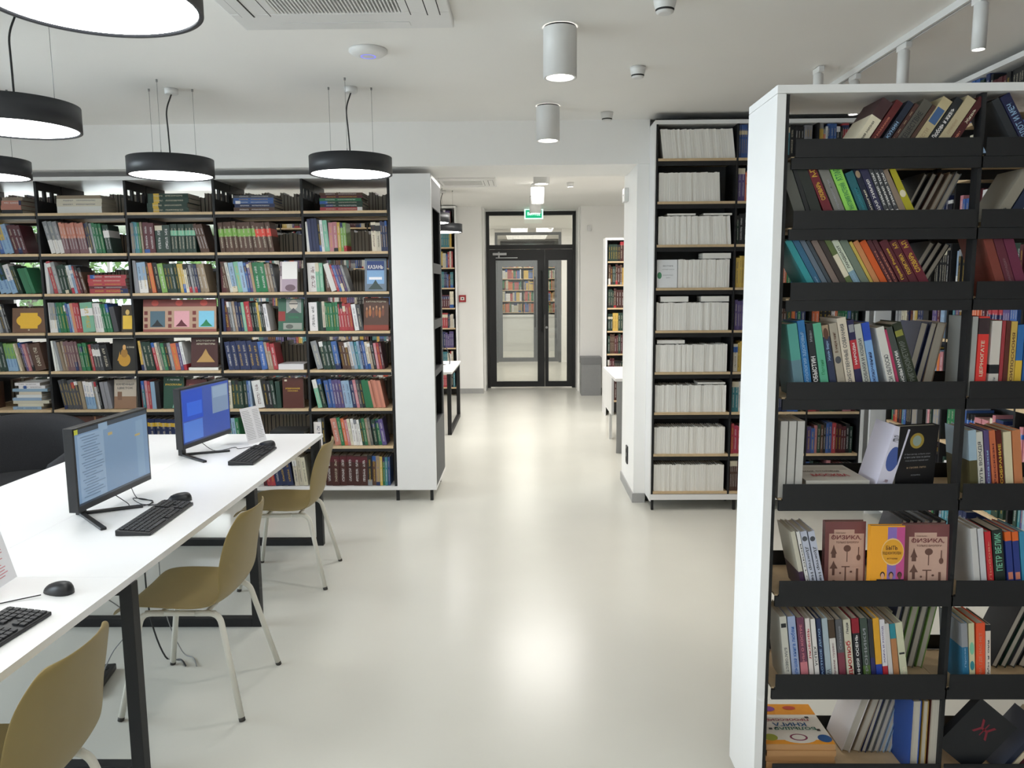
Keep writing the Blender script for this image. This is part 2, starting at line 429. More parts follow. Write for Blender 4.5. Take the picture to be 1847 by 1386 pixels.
def style_cols(code, st, ramp=.12):
    lo, hi, bc, tc = ST[st]
    c1 = jit(colr(code), ramp)
    lum = sum(c1)/3
    if tc == 'no': return c1, c1, c1, 2, 2, 0
    c2 = colr(tc) if tc else (random.choice([colr('c'), colr('w'), colr('y'), colr('w')]) if lum < .35 else random.choice([colr('k'), colr('n'), colr('d')]))
    if lo > 1 and tc is None and random.random() < .35:
        lo = random.choice([0, .7, .82]); hi = lo+random.choice([.12, .2, .3]); bc = random.choice('wcgrnbk')
    return c1, tuple(x*.75 for x in c2), tuple(x*.85 for x in colr(bc)), lo, hi, .75

# ---- the long bookcase behind the desks
LBY = 6.01
LBX = [-5.15, -4.45, -3.76, -3.065, -2.38, -1.697, -1.018]
LBZ = [2.301, 1.991, 1.681, 1.375, 1.069, .76, .455, .125]
BAYN = {5: 'bay at end panel', 4: 'second bay from end panel', 3: 'third bay from end panel', 2: 'fourth bay from end panel', 1: 'fifth bay from end panel', 0: 'sixth bay'}
SHN = ['top shelf', 'second shelf down', 'third shelf down', 'fourth shelf down', 'fifth shelf down', 'sixth shelf down', 'seventh shelf down', 'bottom shelf']
lb = thing('bookcase', 'long black and white bookcase of open shelves behind the computer desks', 'bookcase', (LBX[0], LBY, 0))
def lpart(name, mt, x0, x1, y0, y1, z0, z1, bevel=0):
    return box(name, mt, x0-LBX[0], x1-LBX[0], y0-LBY, y1-LBY, z0, z1, lb, bevel)
lpart('top_board', WHITE, LBX[0], -.70, LBY, LBY+.69, 2.545, 2.573)
lpart('bottom_board', WHITE, LBX[0], -.70, LBY, LBY+.69, .095, .123)
for x in LBX:
    u = MB(); xx = x-LBX[0]; t = .009
    if x == LBX[-1]: xx -= .012
    for y0, y1 in ((.012, .34), (.35, .675)):
        u.box(xx-t, xx+t, y0, y1, .123, 2.40)
        n = 4
        for k in range(n): 
            yy = y0+(y1-y0-.03)*k/(n-1); u.box(xx-t, xx+t, yy, yy+.03, 2.40, 2.48)
        u.box(xx-t, xx+t, y0, y1, 2.48, 2.544)
    u.build('upright', BLACK, lb)
for zi, z in enumerate(LBZ[:-1]):
    for b in range(6):
        x0, x1 = LBX[b]+.012, LBX[b+1]-.012-(.012 if b == 5 else 0)
        o = lpart('shelf', WOOD, x0, x1, LBY+.002, LBY+.33, z-.02, z)
        MB().box(x0-LBX[0], x1-LBX[0], .004, .019, z-.044, z-.0202).build('shelf_rail', BLACK, o)
        o = lpart('shelf', WOOD, x0, x1, LBY+.36, LBY+.688, z-.02, z)
        MB().box(x0-LBX[0], x1-LBX[0], .66, .676, z-.044, z-.0202).build('shelf_rail', BLACK, o)
# end unit with niches facing the aisle
lpart('end_panel', WHITE, -1.015, -.70, LBY-.004, LBY+.02, .095, 2.573, .0015)
q = MB(); X0 = -.712-LBX[0]; X1 = -.70-LBX[0]
nz = [(.62, 1.0), (1.05, 1.38), (1.45, 1.82), (1.9, 2.33)]
zc = .123
for a, b in nz:
    q.box(X0, X1, .021, .66, zc, a); zc = b
    q.box(X0, X1, .021, .09, a, b); q.box(X0, X1, .60, .66, a, b)
q.box(X0, X1, .021, .66, zc, 2.544)
q.build('side_panel', DGREY, lb)
lpart('niche_back', BLACK, -.99, -.98, LBY+.028, LBY+.66, .124, 2.544)
lpart('niche_side', BLACK, -.99, -.7125, LBY+.0205, LBY+.027, .124, 2.544); lpart('niche_side', BLACK, -.99, -.70, LBY+.661, LBY+.672, .124, 2.544)
for a, b in nz:
    MB().box(-.98-LBX[0], X0-.001, .03, .65, a-.02, a).build('niche_shelf', BLACK, lb)
for x in (-4.4, -3.76, -2.38, -1.02, -.745):
    MB().box(x-LBX[0]-.012, x-LBX[0]+.012, .03, .055, 0, .0945).build('foot', BLACK, lb)
    MB().box(x-LBX[0]-.012, x-LBX[0]+.012, .62, .645, 0, .0945).build('foot', BLACK, lb)

cnt = {}
def row_left(bay, sh, items):
    """items: (x0, x1, colours, height, lean, style[, depth]) with x in photo pixels along the shelf, y from the shelf"""
    z = LBZ[sh]; done = []
    ypix = {0: 379, 1: 453, 2: 526, 3: 597, 4: 667, 5: 737, 6: 805, 7: 882}[sh]
    xr = LBX[bay+1]-.035
    seq = []
    for it in items:
        x0, x1, cols, h, lean, st = it[:6]
        X0 = aty(x0, ypix, LBY+.02).x; X1 = aty(x1, ypix, LBY+.02).x
        n = len(cols); p = (X1-X0)/n
        for i, cc in enumerate(cols):
            seq.append((X0+i*p, p*math.cos(math.radians(lean)), cc, h*.955*random.uniform(.97, 1.01), lean, st))
    seq.sort(key=lambda s: -s[0])
    for k, (X, w, cc, h, lean, st) in enumerate(seq):
        X = max(X, LBX[bay]+.02); w = w*.985
        h = min(h, .262/math.cos(math.radians(lean)) - w*math.tan(math.radians(abs(lean))))
        xl = X-h*math.sin(math.radians(lean))
        if xl < LBX[bay]+.014:
            lean = math.degrees(math.asin(max(0, min(.9, (X-LBX[bay]-.015)/h))))
        if X+w > LBX[bay+1]-.02: continue
        M = place(w, lean, X, LBY+.022+random.uniform(0, .012), z+.0008)
        c1, c2, c3, lo, hi, txt = style_cols(cc, st)
        kind = 'leaning' if abs(lean) > 6 else 'upright'
        lab = '%s %s-spined book, %s from aisle side, %s, %s' % (kind, COL[cc][1].replace(' ', '-'), ORD[k], SHN[sh], BAYN[bay])
        queue_book('book', lab, 'books on the %s of the long bookcase' % SHN[sh], w, .165, h, M, c1, c2, c3, lo, hi, txt, w*h*(1.0+.1*bay))
def flat(name, label, group, x0, x1, Y, z, t, d, c, st='', lettering=None, yaw=0, force=True, c2=None):
    """a book lying flat, spine to the viewer; returns the new height"""
    w = x1-x0
    M = Matrix.Translation((x0, Y, z)) @ Matrix.Rotation(yaw, 4, 'Z') @ Matrix.Translation((w, 0, 0)) @ Matrix.Rotation(-PI/2, 4, 'Y')
    c1, cc2, c3, lo, hi, txt = style_cols(c, st)
    if c2: cc2 = colr(c2)
    queue_book(name, label, group, t*.99, d, w, M, c1, cc2, c3, lo, hi, txt, 1, force)
    return z+t
def stack_left(bay, sh, x0, x1, spec, what):
    z = LBZ[sh]+.0008
    ypix = {0: 379, 2: 526, 4: 667, 5: 737, 6: 805}[sh]
    n = len(spec)
    for k, (c, t, st) in enumerate(spec):
        dx = random.uniform(-.008, .008)
        X0 = aty(x0, ypix, LBY+.02).x+dx; X1 = aty(x1, ypix, LBY+.02).x+dx-random.uniform(0, .012)
        pos = 'lowest' if k == 0 else ('topmost' if k == n-1 else ORD[k]+' from bottom')
        if n == 1: pos = 'alone'
        lab = 'flat-lying %s book, %s of the %s, %s' % (COL[c][1], pos, what, SHN[sh])
        if n == 1: lab = 'flat-lying %s book, %s, %s' % (COL[c][1], what, SHN[sh])
        z = flat('book', lab, 'books lying in stacks on the long bookcase', X0, X1, LBY+.03, z, t, .22, c, st)
# row 1: stacks
stack_left(1, 0, 2, 40, [('k', .03, 'no'), ('a', .035, 'no'), ('a', .035, ''), ('h', .025, 'no')], 'stack in the fifth bay')
stack_left(2, 0, 103, 185, [('w', .052, 'no'), ('c', .03, ''), ('c', .028, ''), ('h', .025, 'no')], 'stack in the fourth bay')
stack_left(3, 0, 265, 340, [('f', .036, 'gold'), ('f', .036, 'gold'), ('f', .036, 'gold'), ('f', .035, 'gold')], 'stack in the third bay')
stack_left(4, 0, 421, 495, [('m', .032, ''), ('n', .028, ''), ('b', .022, ''), ('b', .022, ''), ('q', .02, '')], 'stack in the second bay')
stack_left(5, 0, 577, 655, [('r', .028, ''), ('f', .025, ''), ('f', .022, ''), ('e', .02, ''), ('d', .022, ''), ('m', .02, '')], 'stack beside the end panel')
# row 2
row_left(1, 1, [(0, 8, 'b', .25, 12, ''), (8, 25, 'ys', .25, 14, 'bl'), (25, 50, 'ddd', .24, 14, '')])
row_left(2, 1, [(92, 116, 'ggg', .265, 13, 'tw'), (116, 160, 'aaaaaaaa', .25, 9, 'sal'), (160, 174, 'nqg', .25, 9, ''), (174, 190, 'eee', .245, 8, ''), (192, 203, 'ff', .23, 8, 'lab')])
row_left(3, 1, [(236, 252, 'gtt', .25, 3, ''), (252, 260, 'eh', .25, 3, ''), (260, 281, 'dd', .245, 2, ''), (281, 309, 'ff', .225, 1, ''), (309, 354, 'fffffff', .235, 1, 'mint'), (362, 378, 'mmm', .235, 14, '')])
row_left(4, 1, [(398, 466, 'mmmmmmmm', .245, 6, 'G'), (466, 494, 'mmm', .24, 8, 'Rb')])
row_left(5, 1, [(549, 559, 'ww', .24, 5, 'no'), (559, 576, 'nnn', .265, 4, 'no'), (576, 586, 'kw', .26, 4, ''), (586, 595, 'u', .25, 5, ''), (595, 610, 'pp', .235, 2, ''), (610, 626, 'yll', .235, 2, ''), (671, 688, 'cc', .23, 2, ''), (688, 700, 'nnn', .24, 2, '')])
# row 3
row_left(1, 2, [(0, 32, 'tfw', .25, 16, 'bl'), (32, 40, 'ff', .235, 16, ''), (46, 64, 'eee', .22, 17, 'no')])
row_left(2, 2, [(79, 96, 'wdg', .25, 3, 'no'), (98, 112, 'rg', .265, 12, ''), (112, 130, 'fff', .235, 9, ''), (130, 140, 'ws', .235, 11, ''), (140, 150, 'rd', .23, 13, ''), (151, 157, 'm', .22, 14, '')])
stack_left(2, 2, 160, 230, [('r', .036, ''), ('d', .022, ''), ('r', .026, ''), ('r', .03, ''), ('r', .03, '')], 'red stack, fourth bay')
row_left(3, 2, [(243, 252, 'gg', .265, 5, 'no'), (252, 268, 'ss', .25, 4, 'tw'), (268, 282, 'mo', .25, 7, ''), (284, 292, 'k', .25, 8, ''), (292, 302, 'l', .245, 8, ''), (302, 326, 'ffff', .24, 8, ''), (326, 342, 'yyc', .235, 7, ''), (342, 362, 'kgqn', .235, 8, ''), (362, 378, 'hh', .235, 10, '')])
row_left(4, 2, [(398, 409, 'd', .25, 8, ''), (409, 420, 'mw', .25, 10, ''), (420, 447, 'sus', .25, 8, ''), (447, 462, 'bvh', .245, 8, ''), (462, 484, 'ee', .24, 7, 'rg'), (484, 500, 'hhq', .235, 9, '')])
row_left(5, 2, [(552, 571, 'w', .235, 2, ''), (571, 584, 'uu', .235, 2, ''), (588, 596, 'm', .23, 4, ''), (598, 608, 'w', .23, 16, 'no'), (608, 632, 'rbvvg', .225, 17, '')])
# row 4
row_left(1, 3, [(0, 20, 'gqgk', .24, 12, '')])
row_left(2, 3, [(88, 104, 'wgg', .25, 3, 'tw'), (104, 126, 'teee', .25, 6, ''), (126, 134, 'bs', .24, 8, ''), (134, 150, 'arr', .245, 7, ''), (150, 172, 'u', .25, 4, 'lab'), (172, 188, 'www', .24, 7, ''), (188, 203, 'eee', .235, 9, ''), (205, 214, 'q', .21, 9, 'no')])
row_left(4, 3, [(395, 404, 'nn', .27, 2, 'no'), (406, 416, 'd', .25, 9, ''), (416, 430, 'qgh', .25, 7, ''), (430, 446, 'nnu', .245, 6, ''), (446, 456, 'r', .245, 6, ''), (456, 480, 'kffyfk', .24, 6, ''), (480, 488, 'w', .23, 8, '')])
row_left(5, 3, [(549, 564, 'w', .235, 1, ''), (564, 583, 'fff', .24, 1, 'no'), (583, 588, 'c', .24, 2, ''), (588, 612, 'eeeee', .235, 3, ''), (612, 638, 'rrrrr', .225, 6, ''), (640, 648, 'w', .22, 8, ''), (648, 656, 'q', .22, 8, '')])
# row 5
row_left(1, 4, [(0, 14, 'ff', .24, 8, ''), (14, 33, 'lll', .235, 8, 'bl'), (36, 48, 'chk', .24, 12, ''), (48, 62, 'vpj', .235, 12, ''), (64, 84, 'm', .23, 12, '')])
row_left(2, 4, [(99, 106, 'ww', .26, 10, 'no'), (108, 118, 'gh', .25, 10, 'no'), (118, 147, 'hjjjjj', .25, 8, ''), (147, 163, 'eeee', .235, 7, ''), (165, 172, 'mr', .225, 8, ''), (172, 187, 'qqq', .225, 8, 'lab'), (188, 202, 'k', .22, 10, '')])
row_left(3, 4, [(256, 264, 'yg', .25, 11, ''), (264, 280, 'ff', .245, 9, ''), (282, 298, 'rcG', .24, 10, ''), (298, 316, 'ekg', .235, 9, ''), (316, 326, 'o', .23, 9, ''), (326, 337, 'vw', .235, 9, '')])
stack_left(3, 4, 340, 394, [('w', .022, 'no')], 'under a maroon cover, third bay from the end panel')
row_left(4, 4, [(413, 472, 'nnnnnn', .24, 8, ''), (472, 483, 'b', .24, 8, ''), (484, 494, 'hh', .23, 9, ''), (494, 502, 'r', .22, 8, '')])
stack_left(4, 4, 503, 550, [('w', .045, 'no')], 'second bay from the end panel')
row_left(5, 4, [(572, 583, 'g', .24, 13, ''), (584, 606, 'fff', .235, 10, ''), (606, 616, 'b', .235, 9, ''), (618, 634, 'mmm', .23, 9, ''), (634, 646, 'ws', .235, 10, ''), (646, 660, 'tsn', .235, 9, ''), (660, 680, 'bchk', .235, 9, ''), (680, 694, 'prd', .225, 8, '')])
# row 6
row_left(2, 5, [(116, 150, 'qqqqqq', .255, 10, ''), (150, 156, 'h', .235, 8, 'no'), (156, 174, 'www', .235, 7, 'bl'), (174, 186, 'gwk', .235, 8, ''), (188, 202, 'gg', .23, 8, 'no')])
row_left(3, 5, [(254, 274, 'rtpr', .235, 3, ''), (275, 290, 'sk', .235, 2, 'no')])
row_left(4, 5, [(411, 420, 'c', .235, 2, ''), (420, 448, 'ffff', .235, 3, ''), (448, 455, 'bs', .235, 3, ''), (462, 478, 'w', .235, 8, ''), (480, 500, 'kkf', .235, 7, ''), (500, 508, 'f', .23, 3, 'no')])
row_left(5, 5, [(574, 582, 'u', .245, 12, ''), (583, 590, 'f', .245, 12, ''), (592, 600, 'b', .24, 9, ''), (600, 622, 'bvvv', .24, 8, ''), (622, 644, 'ssn', .235, 8, ''), (644, 660, 'pqk', .235, 9, ''), (660, 674, 'ee', .235, 9, 'no'), (674, 696, 'aaaaa', .235, 11, 'no')])
# row 7
row_left(2, 6, [(110, 130, 'kq', .23, 3, '')])
row_left(3, 6, [(250, 325, 'nnnnnnn', .235, 2, 'gold')])
row_left(4, 6, [(416, 436, 'tse', .24, 5, '')])
stack_left(4, 6, 486, 548, [('q', .03, ''), ('w', .012, 'no'), ('r', .02, 'no'), ('w', .026, 'no'), ('k', .03, 'no')], 'stack behind desk, second bay')
row_left(5, 6, [(558, 575, 'w', .2, 1, ''), (576, 588, 'Gk', .235, 2, ''), (605, 616, 'a', .235, 10, ''), (616, 622, 'e', .24, 9, ''), (622, 628, 'o', .23, 9, ''), (628, 638, 'pc', .225, 9, ''), (638, 654, 'www', .225, 7, ''), (654, 664, 'fe', .23, 8, ''), (664, 674, 'hG', .235, 8, ''), (676, 690, 'fe', .225, 8, ''), (690, 698, 'v', .23, 9, '')])
# row 8
row_left(4, 7, [(476, 498, 'drr', .25, 9, ''), (498, 530, 'nnn', .255, 8, ''), (533, 556, 'ccc', .25, 6, '')])
row_left(5, 7, [(588, 664, 'MMMMMM', .262, 0, 'b2'), (664, 672, 'k', .26, 0, ''), (672, 686, 'mh', .255, 0, ''), (686, 700, 'yet', .25, 0, ''), (700, 704, 'b', .25, 0, '')])

# covers turned to the front
def cover(label, group, P, w, h, t, c, tilt=8, yaw=0, prints=(), texts=(), spine=None, name='book', fore=False):
    """P: front bottom left corner. prints: (kind,x,z,w,h,colour) in fractions of the cover; texts: (body,x,z,w,h,colour)"""
    P = Vector(P)+Vector((0, 0, max(0, t*math.sin(math.radians(tilt)))))
    M = Matrix.Translation(P) @ Matrix.Rotation(yaw, 4, 'Z') @ Matrix.Rotation(math.radians(-tilt), 4, 'X')
    c1 = colr(c)
    def build():
        bk = Books(); R = Matrix.Translation((0, t, 0)) @ Matrix.Rotation(-PI/2, 4, 'Z')
        if fore: R = Matrix.Translation((w, 0, 0)) @ Matrix.Rotation(PI/2, 4, 'Z')
        bk.book(t, w, h, R, c1, c1, colr(spine) if spine else c1, 0, 1 if spine else 0, 0, pages=False)
        o = bk.build(name, None, M, (BOOK,)); tag(o, label, 'book', group)
        MB().box(.0008 if fore else .0025, w-.003, .0023, t-.0023, .003, h-.003).build('page_block', PAGES, o)
        for i, (k, x, z, pw, ph, pc) in enumerate(prints):
            e = .0003+.00012*i
            if k == 'r': MB().add([(x*w, -e, z*h), ((x+pw)*w, -e, z*h), ((x+pw)*w, -e, (z+ph)*h), (x*w, -e, (z+ph)*h), (x*w, 0, z*h), ((x+pw)*w, 0, z*h), ((x+pw)*w, 0, (z+ph)*h), (x*w, 0, (z+ph)*h)],
                         [(0, 1, 2, 3), (0, 4, 5, 1), (3, 2, 6, 7), (0, 3, 7, 4), (1, 5, 6, 2)]).build('cover_print', mats_(pc), o)
            else:
                n = 24; vs = [((x+pw/2+pw/2*math.cos(2*PI*j/n))*w, -e, (z+ph/2+ph/2*math.sin(2*PI*j/n))*h) for j in range(n)]
                if k == 't': vs = [((x)*w, -e, z*h), ((x+pw)*w, -e, z*h), ((x+pw*.65)*w, -e, (z+ph*.6)*h), ((x+pw/2)*w, -e, (z+ph)*h), ((x+pw*.3)*w, -e, (z+ph*.5)*h)]
                MB().add(vs, [tuple(range(len(vs)))]).build('cover_print', mats_(pc), o)
        for body, x, z, tw, th, tc in texts:
            e = .0012
            letters(body, mats_(tc), Matrix(((1, 0, 0, x*w), (0, 0, -1, -e), (0, 1, 0, z*h), (0, 0, 0, 1))), tw*w, th*h, o)
        return o
    QUEUE.append((1e9, build, None))
def cover_left(label, x0, x1, ytop, bay, sh, c, prints=(), texts=(), tilt=8, t=.02, dy=0, **kw):
    z = LBZ[sh]; yp = {0: 379, 1: 453, 2: 526, 3: 597, 4: 667, 5: 737, 6: 805}[sh]
    a = aty(x0, yp, LBY+.03); b = aty(x1, yp, LBY+.03); h = (aty(x0, ytop, LBY+.05).z-z)/math.cos(math.radians(tilt))
    h = min(h, .255)
    cover(label, 'books turned cover to the front on the long bookcase', Vector((a.x, LBY+.03+dy, z+.0009+(.023 if 'raise' in kw else 0))), b.x-a.x, h, t, c, tilt, 0, prints, texts)
cover_left('white and mauve cover with a pale hand photograph, turned to the front, third shelf', 505, 536, 473, 4, 2, 'w', [('r', 0, 0, .12, 1, 'b9a9b0'), ('r', .12, 0, .88, .42, 'a896a4'), ('o', .3, .02, .6, .22, '6a5560')], [('КАЛЕЙДО', .06, .7, .1, .5, 'k')])
cover_left('blue landscape cover in a clear sleeve, turned to the front, third shelf', 658, 697, 463, 5, 2, '6e7c8c', [('r', .1, .62, .8, .3, '28407a'), ('r', .1, .22, .8, .42, '7fa6cf'), ('r', .2, .35, .6, .08, 'e8e8f0'), ('t', .15, .05, .7, .3, '3b4b4a')], [('КАЗАНЬ', .5, .74, .7, .12, 'w')])
cover_left('brown landscape-format book with a golden oval on its cover, fourth shelf', 22, 82, 557, 1, 3, '6a4a32', [('o', .12, .2, .76, .56, 'e0b030'), ('r', .24, .16, .52, .64, 'e0b030')], [('*', .5, .1, .06, .08, 'c')])
cover_left('small dark book with yellow label on its cover beside green spines, fourth shelf', 219, 243, 551, 2, 3, '3a2f20', [('r', .1, .1, .7, .5, 'd8b23c'), ('o', .3, .62, .3, .2, 'c8a860')], [])
for i, (a, b, nm, pc, sk) in enumerate([(258, 301, 'ship picture, end nearest the windows', '4a6472', 'k'), (301, 345, 'pink panel, middle of three', 'd9a0a8', 'd'), (345, 390, 'blue lake picture, end nearest the aisle', '7cc0dc', 'e')]):
    cover_left('beige and red patterned album cover with %s, fourth shelf' % nm, a, b, 535, 3, 3, 'b0917a',
        [('r', 0, .78, 1, .22, '7a3a34'), ('o', .35, .8, .3, .18, 'b0453a'), ('r', 0, 0, 1, .08, '8a4a44'), ('r', .3, .14, .62, .5, pc), ('r', .05, .12, .14, .12, '70302c'), ('r', .05, .32, .14, .12, '70302c'), ('r', .05, .52, .14, .12, '70302c'), ('t', .35, .16, .5, .22, sk)], [], 8, .012, .0)
cover_left('green cover with a grey portrait of a man in glasses, turned to the front', 502, 547, 533, 4, 3, '2f5a48', [('r', 0, .3, .28, .3, '8a2f2c'), ('r', .32, .55, .6, .42, '8d9490'), ('o', .44, .66, .34, .3, 'c0b8ae'), ('r', .44, .82, .34, .03, 'k'), ('t', .36, .55, .5, .16, 'q'), ('r', .2, .04, .75, .2, '8f948c'), ('o', .3, .06, .3, .14, '5a5f5a')], [('СЕМЬ', .62, .42, .4, .05, 'e')])
cover_left('dark brown cover with a group of painted figures, turned to the front', 656, 701, 536, 5, 3, '553a30', [('r', 0, 0, 1, .16, '8a3a2c')]+[('o', .08+.13*i, .38+.05*(i % 2), .1, .26, ['8f5a3a', 'a8683c', '7a4a3a'][i % 3]) for i in range(6)]+[('o', .1+.13*i, .62+.05*(i % 2), .06, .09, 'b98a68') for i in range(6)], [('КАРТИНЫ РОДИНЫ', .5, .88, .8, .06, 'c')])
cover_left('black cover with a golden seated figure, turned to the front, fifth shelf', 203, 246, 609, 2, 4, '26241f', [('o', .25, .12, .5, .42, 'b98a2c'), ('o', .35, .4, .28, .28, '9a6f2a'), ('o', .42, .64, .14, .16, 'd0a060'), ('t', .2, .3, .2, .3, 'b98a2c')], [('В. СУРИКОВ', .76, .72, .3, .05, 'c')])
cover_left('maroon cover with a golden mountain, standing on a flat white book', 345, 393, 609, 3, 4, '45201e', [('t', .2, .15, .7, .42, 'b08a50')], [('ИСТОРИЯ', .55, .82, .7, .05, 'c'), ('АРХИТЕКТУРЫ', .55, .72, .7, .05, 'c')], **{'raise': 1})
cover_left('beige cover with a brown tower photograph and grey title, sixth shelf', 206, 246, 686, 2, 5, 'b7ab9c', [('r', 0, 0, 1, .42, '8a6a52'), ('r', .15, .3, .2, .28, '7a5a46')], [('КАМЕННЫЙ', .5, .84, .8, .09, 'q'), ('ЦВЕТОК', .5, .7, .7, .09, 'q')])
cover_left('dark green cover with a pale bell shape, beside the farther monitor', 295, 331, 680, 3, 5, '244a3a', [('t', .45, .02, .4, .5, '8fc0b0')], [('РАССКАЗЫ', .5, .75, .8, .06, 'y'), ('Г. ПЕТРОВ', .5, .9, .6, .05, 'w')])
cover_left('maroon cover half hidden by the farther monitor, sixth shelf', 336, 372, 686, 3, 5, '5c2224', [('r', .1, .1, .8, .5, '6e2c2a')], [('СКАЗКИ', .5, .8, .7, .08, 'a')])
cover_left('brown cloth cover with small gilt title, turned to the front, sixth shelf', 511, 548, 683, 4, 5, '532820', [('r', .1, .9, .12, .06, 'c')], [('ИЗБРАННОЕ', .5, .66, .7, .05, 'y'), ('МОСКВА', .5, .58, .5, .04, 'y')], 2, .03)
cover_left('brown album half hidden behind the nearer monitor, seventh shelf', 128, 232, 752, 2, 6, '5a3328', [('r', .42, .0, .03, 1, 'b07a50'), ('r', .5, .1, .4, .4, '4a2a20')], [], 4)
# pale journals stacked by the armchair
for k in range(9):
    a = aty(24+random.uniform(-3, 14), 737, LBY+.03).x; b = aty(80+random.uniform(-6, 10), 737, LBY+.03).x
    flat('book', 'pale flat-lying book, %s from the bottom of the stack above the armchair' % ORD[k], 'books lying in stacks on the long bookcase', a, b, LBY+.03, LBZ[5]+.001+k*.024, .0236, .22, random.choice('wscw'), random.choice(['', 'no']))
# the side facing the windows: only fore-edges and book tops show from here
for sh, z in enumerate(LBZ):
    for b in range(6):
        x = LBX[b]+.03; e = LBX[b+1]-.05
        while x < e:
            w = random.uniform(.02, .038)
            if x+w > e: break
            c = jit(colr(random.choice('kkmfdknk')), .2)  # dark covers only: the rear row's shade is put into their colour
            M = Matrix.Translation((x+w, LBY+.655, z+.001)) @ Matrix.Rotation(PI, 4, 'Z')
            MASS.book(w*.97, .155, random.uniform(.16, .2), M, c, c, c); x += w

# ================================================================ JOURNAL CABINET (right of the passage)
RY = 5.73
RZ = [2.622, 2.317, 2.007, 1.693, 1.378, 1.067, .761, .441, .150]
RX = [.968, 1.548, 2.12, 2.52]
rc = thing('bookcase', 'tall white-framed cabinet of white journals beside the passage pillar', 'bookcase', (.955, RY, 0))
def rpart(name, mt, x0, x1, y0, y1, z0, z1, par=None): return box(name, mt, x0-.955, x1-.955, y0-RY, y1-RY, z0, z1, par or rc)
rpart('side_panel', WHITE, .9585, .967, RY, 6.05, .075, 2.89); rpart('side_panel', WHITE, 2.53, 2.555, RY, 6.05, .075, 2.89)
rpart('top_board', WHITE, .967, 2.53, RY, 6.05, 2.862, 2.89); rpart('bottom_board', WHITE, .967, 2.53, RY, 6.05, .085, .128)
rpart('back_panel', DGREY, .967, 2.53, 6.035, 6.05, .128, 2.862)
for x in RX: rpart('upright', BLACK, x, x+.014, RY+.004, 6.03, .128, 2.862)
for z in RZ:
    for b in range(3):
        o = rpart('shelf', WOOD, RX[b]+.0155, RX[b+1]-.001, RY+.002, 6.03, z-.018, z)
        MB().box(RX[b]+.0155-.955, RX[b+1]-.956, .012, .03, z-.05 if z > .2 else z-.0205, z-.0182).build('shelf_rail', BLACK, o)
for x in (.975, 1.6, 2.1, 2.53):
    rpart('foot', BLACK, x, x+.018, RY+.02, RY+.045, 0, .0845); rpart('foot', BLACK, x, x+.018, 6.0, 6.025, 0, .0845)
rpart('trim', SLOT, .967, 2.555, RY+.01, 6.05, 2.891, 2.9)
JW = tuple(min(1, x*1.16) for x in srgb('e3e1da'))
jm = {}
def jj():
    k = random.uniform(.93, 1.0); return tuple(min(1, x*k) for x in srgb('eceae4'))
def journal(label, group, w, h, M):
    key = round(w, 4)
    if key not in jm: 
        jm[key] = []
    if len(jm[key]) < 6:
        bk = Books(); c = jj()
        bk.book(w, .16, .206, Matrix.Identity(4), c, srgb('9a9890'), c, 2, 2, 0)
        o = bk.build('journal', None, M); jm[key].append(o.data)
    else:
        o = bpy.data.objects.new('journal', random.choice(jm[key])); C.objects.link(o)
        o.matrix_local = M
    o.matrix_local = M @ Matrix.Diagonal((1, 1, h/.206, 1))
    tag(o, label, 'journal', group)
lean_rows = {0: 7, 1: 3, 2: 4}
for sh, z in enumerate(RZ):
    x0 = RX[0]+.022 + (.02 if sh == 0 else 0); x1 = RX[1]-.012
    if sh == 1: x1 = 1.45
    if sh == 3: x0 = 1.145
    w = .0172; lean = lean_rows.get(sh, 0)
    p = w/math.cos(math.radians(lean)); n = int((x1-x0)/p)
    base = math.tan(math.radians(lean))*.2
    for i in range(n):
        le = lean
        X = x0+i*p+(base*.35 if sh else base*.5)
        if sh > 0: le = lean*i/n
        if X+w > RX[1]-.004: break
        h = .206*random.choice([1, 1, .99, .985, 1.01])
        journal('thin white journal, %s from the pillar side, standing row, %s of the cabinet' % (ORD[i], ['top shelf', 'second shelf down', 'third shelf down', 'fourth shelf down', 'fifth shelf down', 'sixth shelf down', 'seventh shelf down', 'eighth shelf down', 'bottom shelf'][sh]),
                'white journals on the %s' % ['top shelf', 'second shelf', 'third shelf', 'fourth shelf', 'fifth shelf', 'sixth shelf', 'seventh shelf', 'eighth shelf', 'bottom shelf'][sh],
                w*.96, h, place(w, le, X, RY+.012+random.uniform(0, .006), z+.0008))
for sh, xs in ((2, (1.06, 1.325)), (3, (1.325,)), (4, (1.02, 1.32)), (5, (1.0,)), (6, (1.31,))):
    for q_, x in enumerate(xs):
        for k in range(2 if sh in (2, 5) else (1 if sh == 6 else 3)):
            if sh == 2 and k == 1: continue
            M = Matrix.Translation((x+.206, RY+.02, RZ[sh]+.2125+.0132*k)) @ Matrix.Rotation(-PI/2, 4, 'Y')
            bk = Books(); c = jj(); bk.book(.013, .15, .206, Matrix.Identity(4), c, c, c, 2, 2, 0)
            o = bk.build('journal', None, M)
            tag(o, 'white journal lying flat on the standing row, %s from below, %s shelf down, %s side' % (ORD[k], ORD[sh], 'pillar' if x < 1.2 else 'inner'), 'journal', 'white journals lying on top of the rows')
cover('white journal cover with a green dot and small grey text, turned to the front', 'journals', Vector((.99, RY+.014, RZ[3]+.001)), .15, .205, .006, 'e6e8ea', 3, 0,
      [('o', .02, .32, .22, .24, '4f8f6a')], [('ВЕСТНИК', .55, .78, .5, .05, 'g'), ('НАУЧНЫЙ ЖУРНАЛ', .55, .66, .6, .035, 'g'), ('БИБЛИОТЕКА', .55, .45, .5, .03, 'g'), ('2021', .55, .36, .2, .03, 'g')], name='journal_issue')
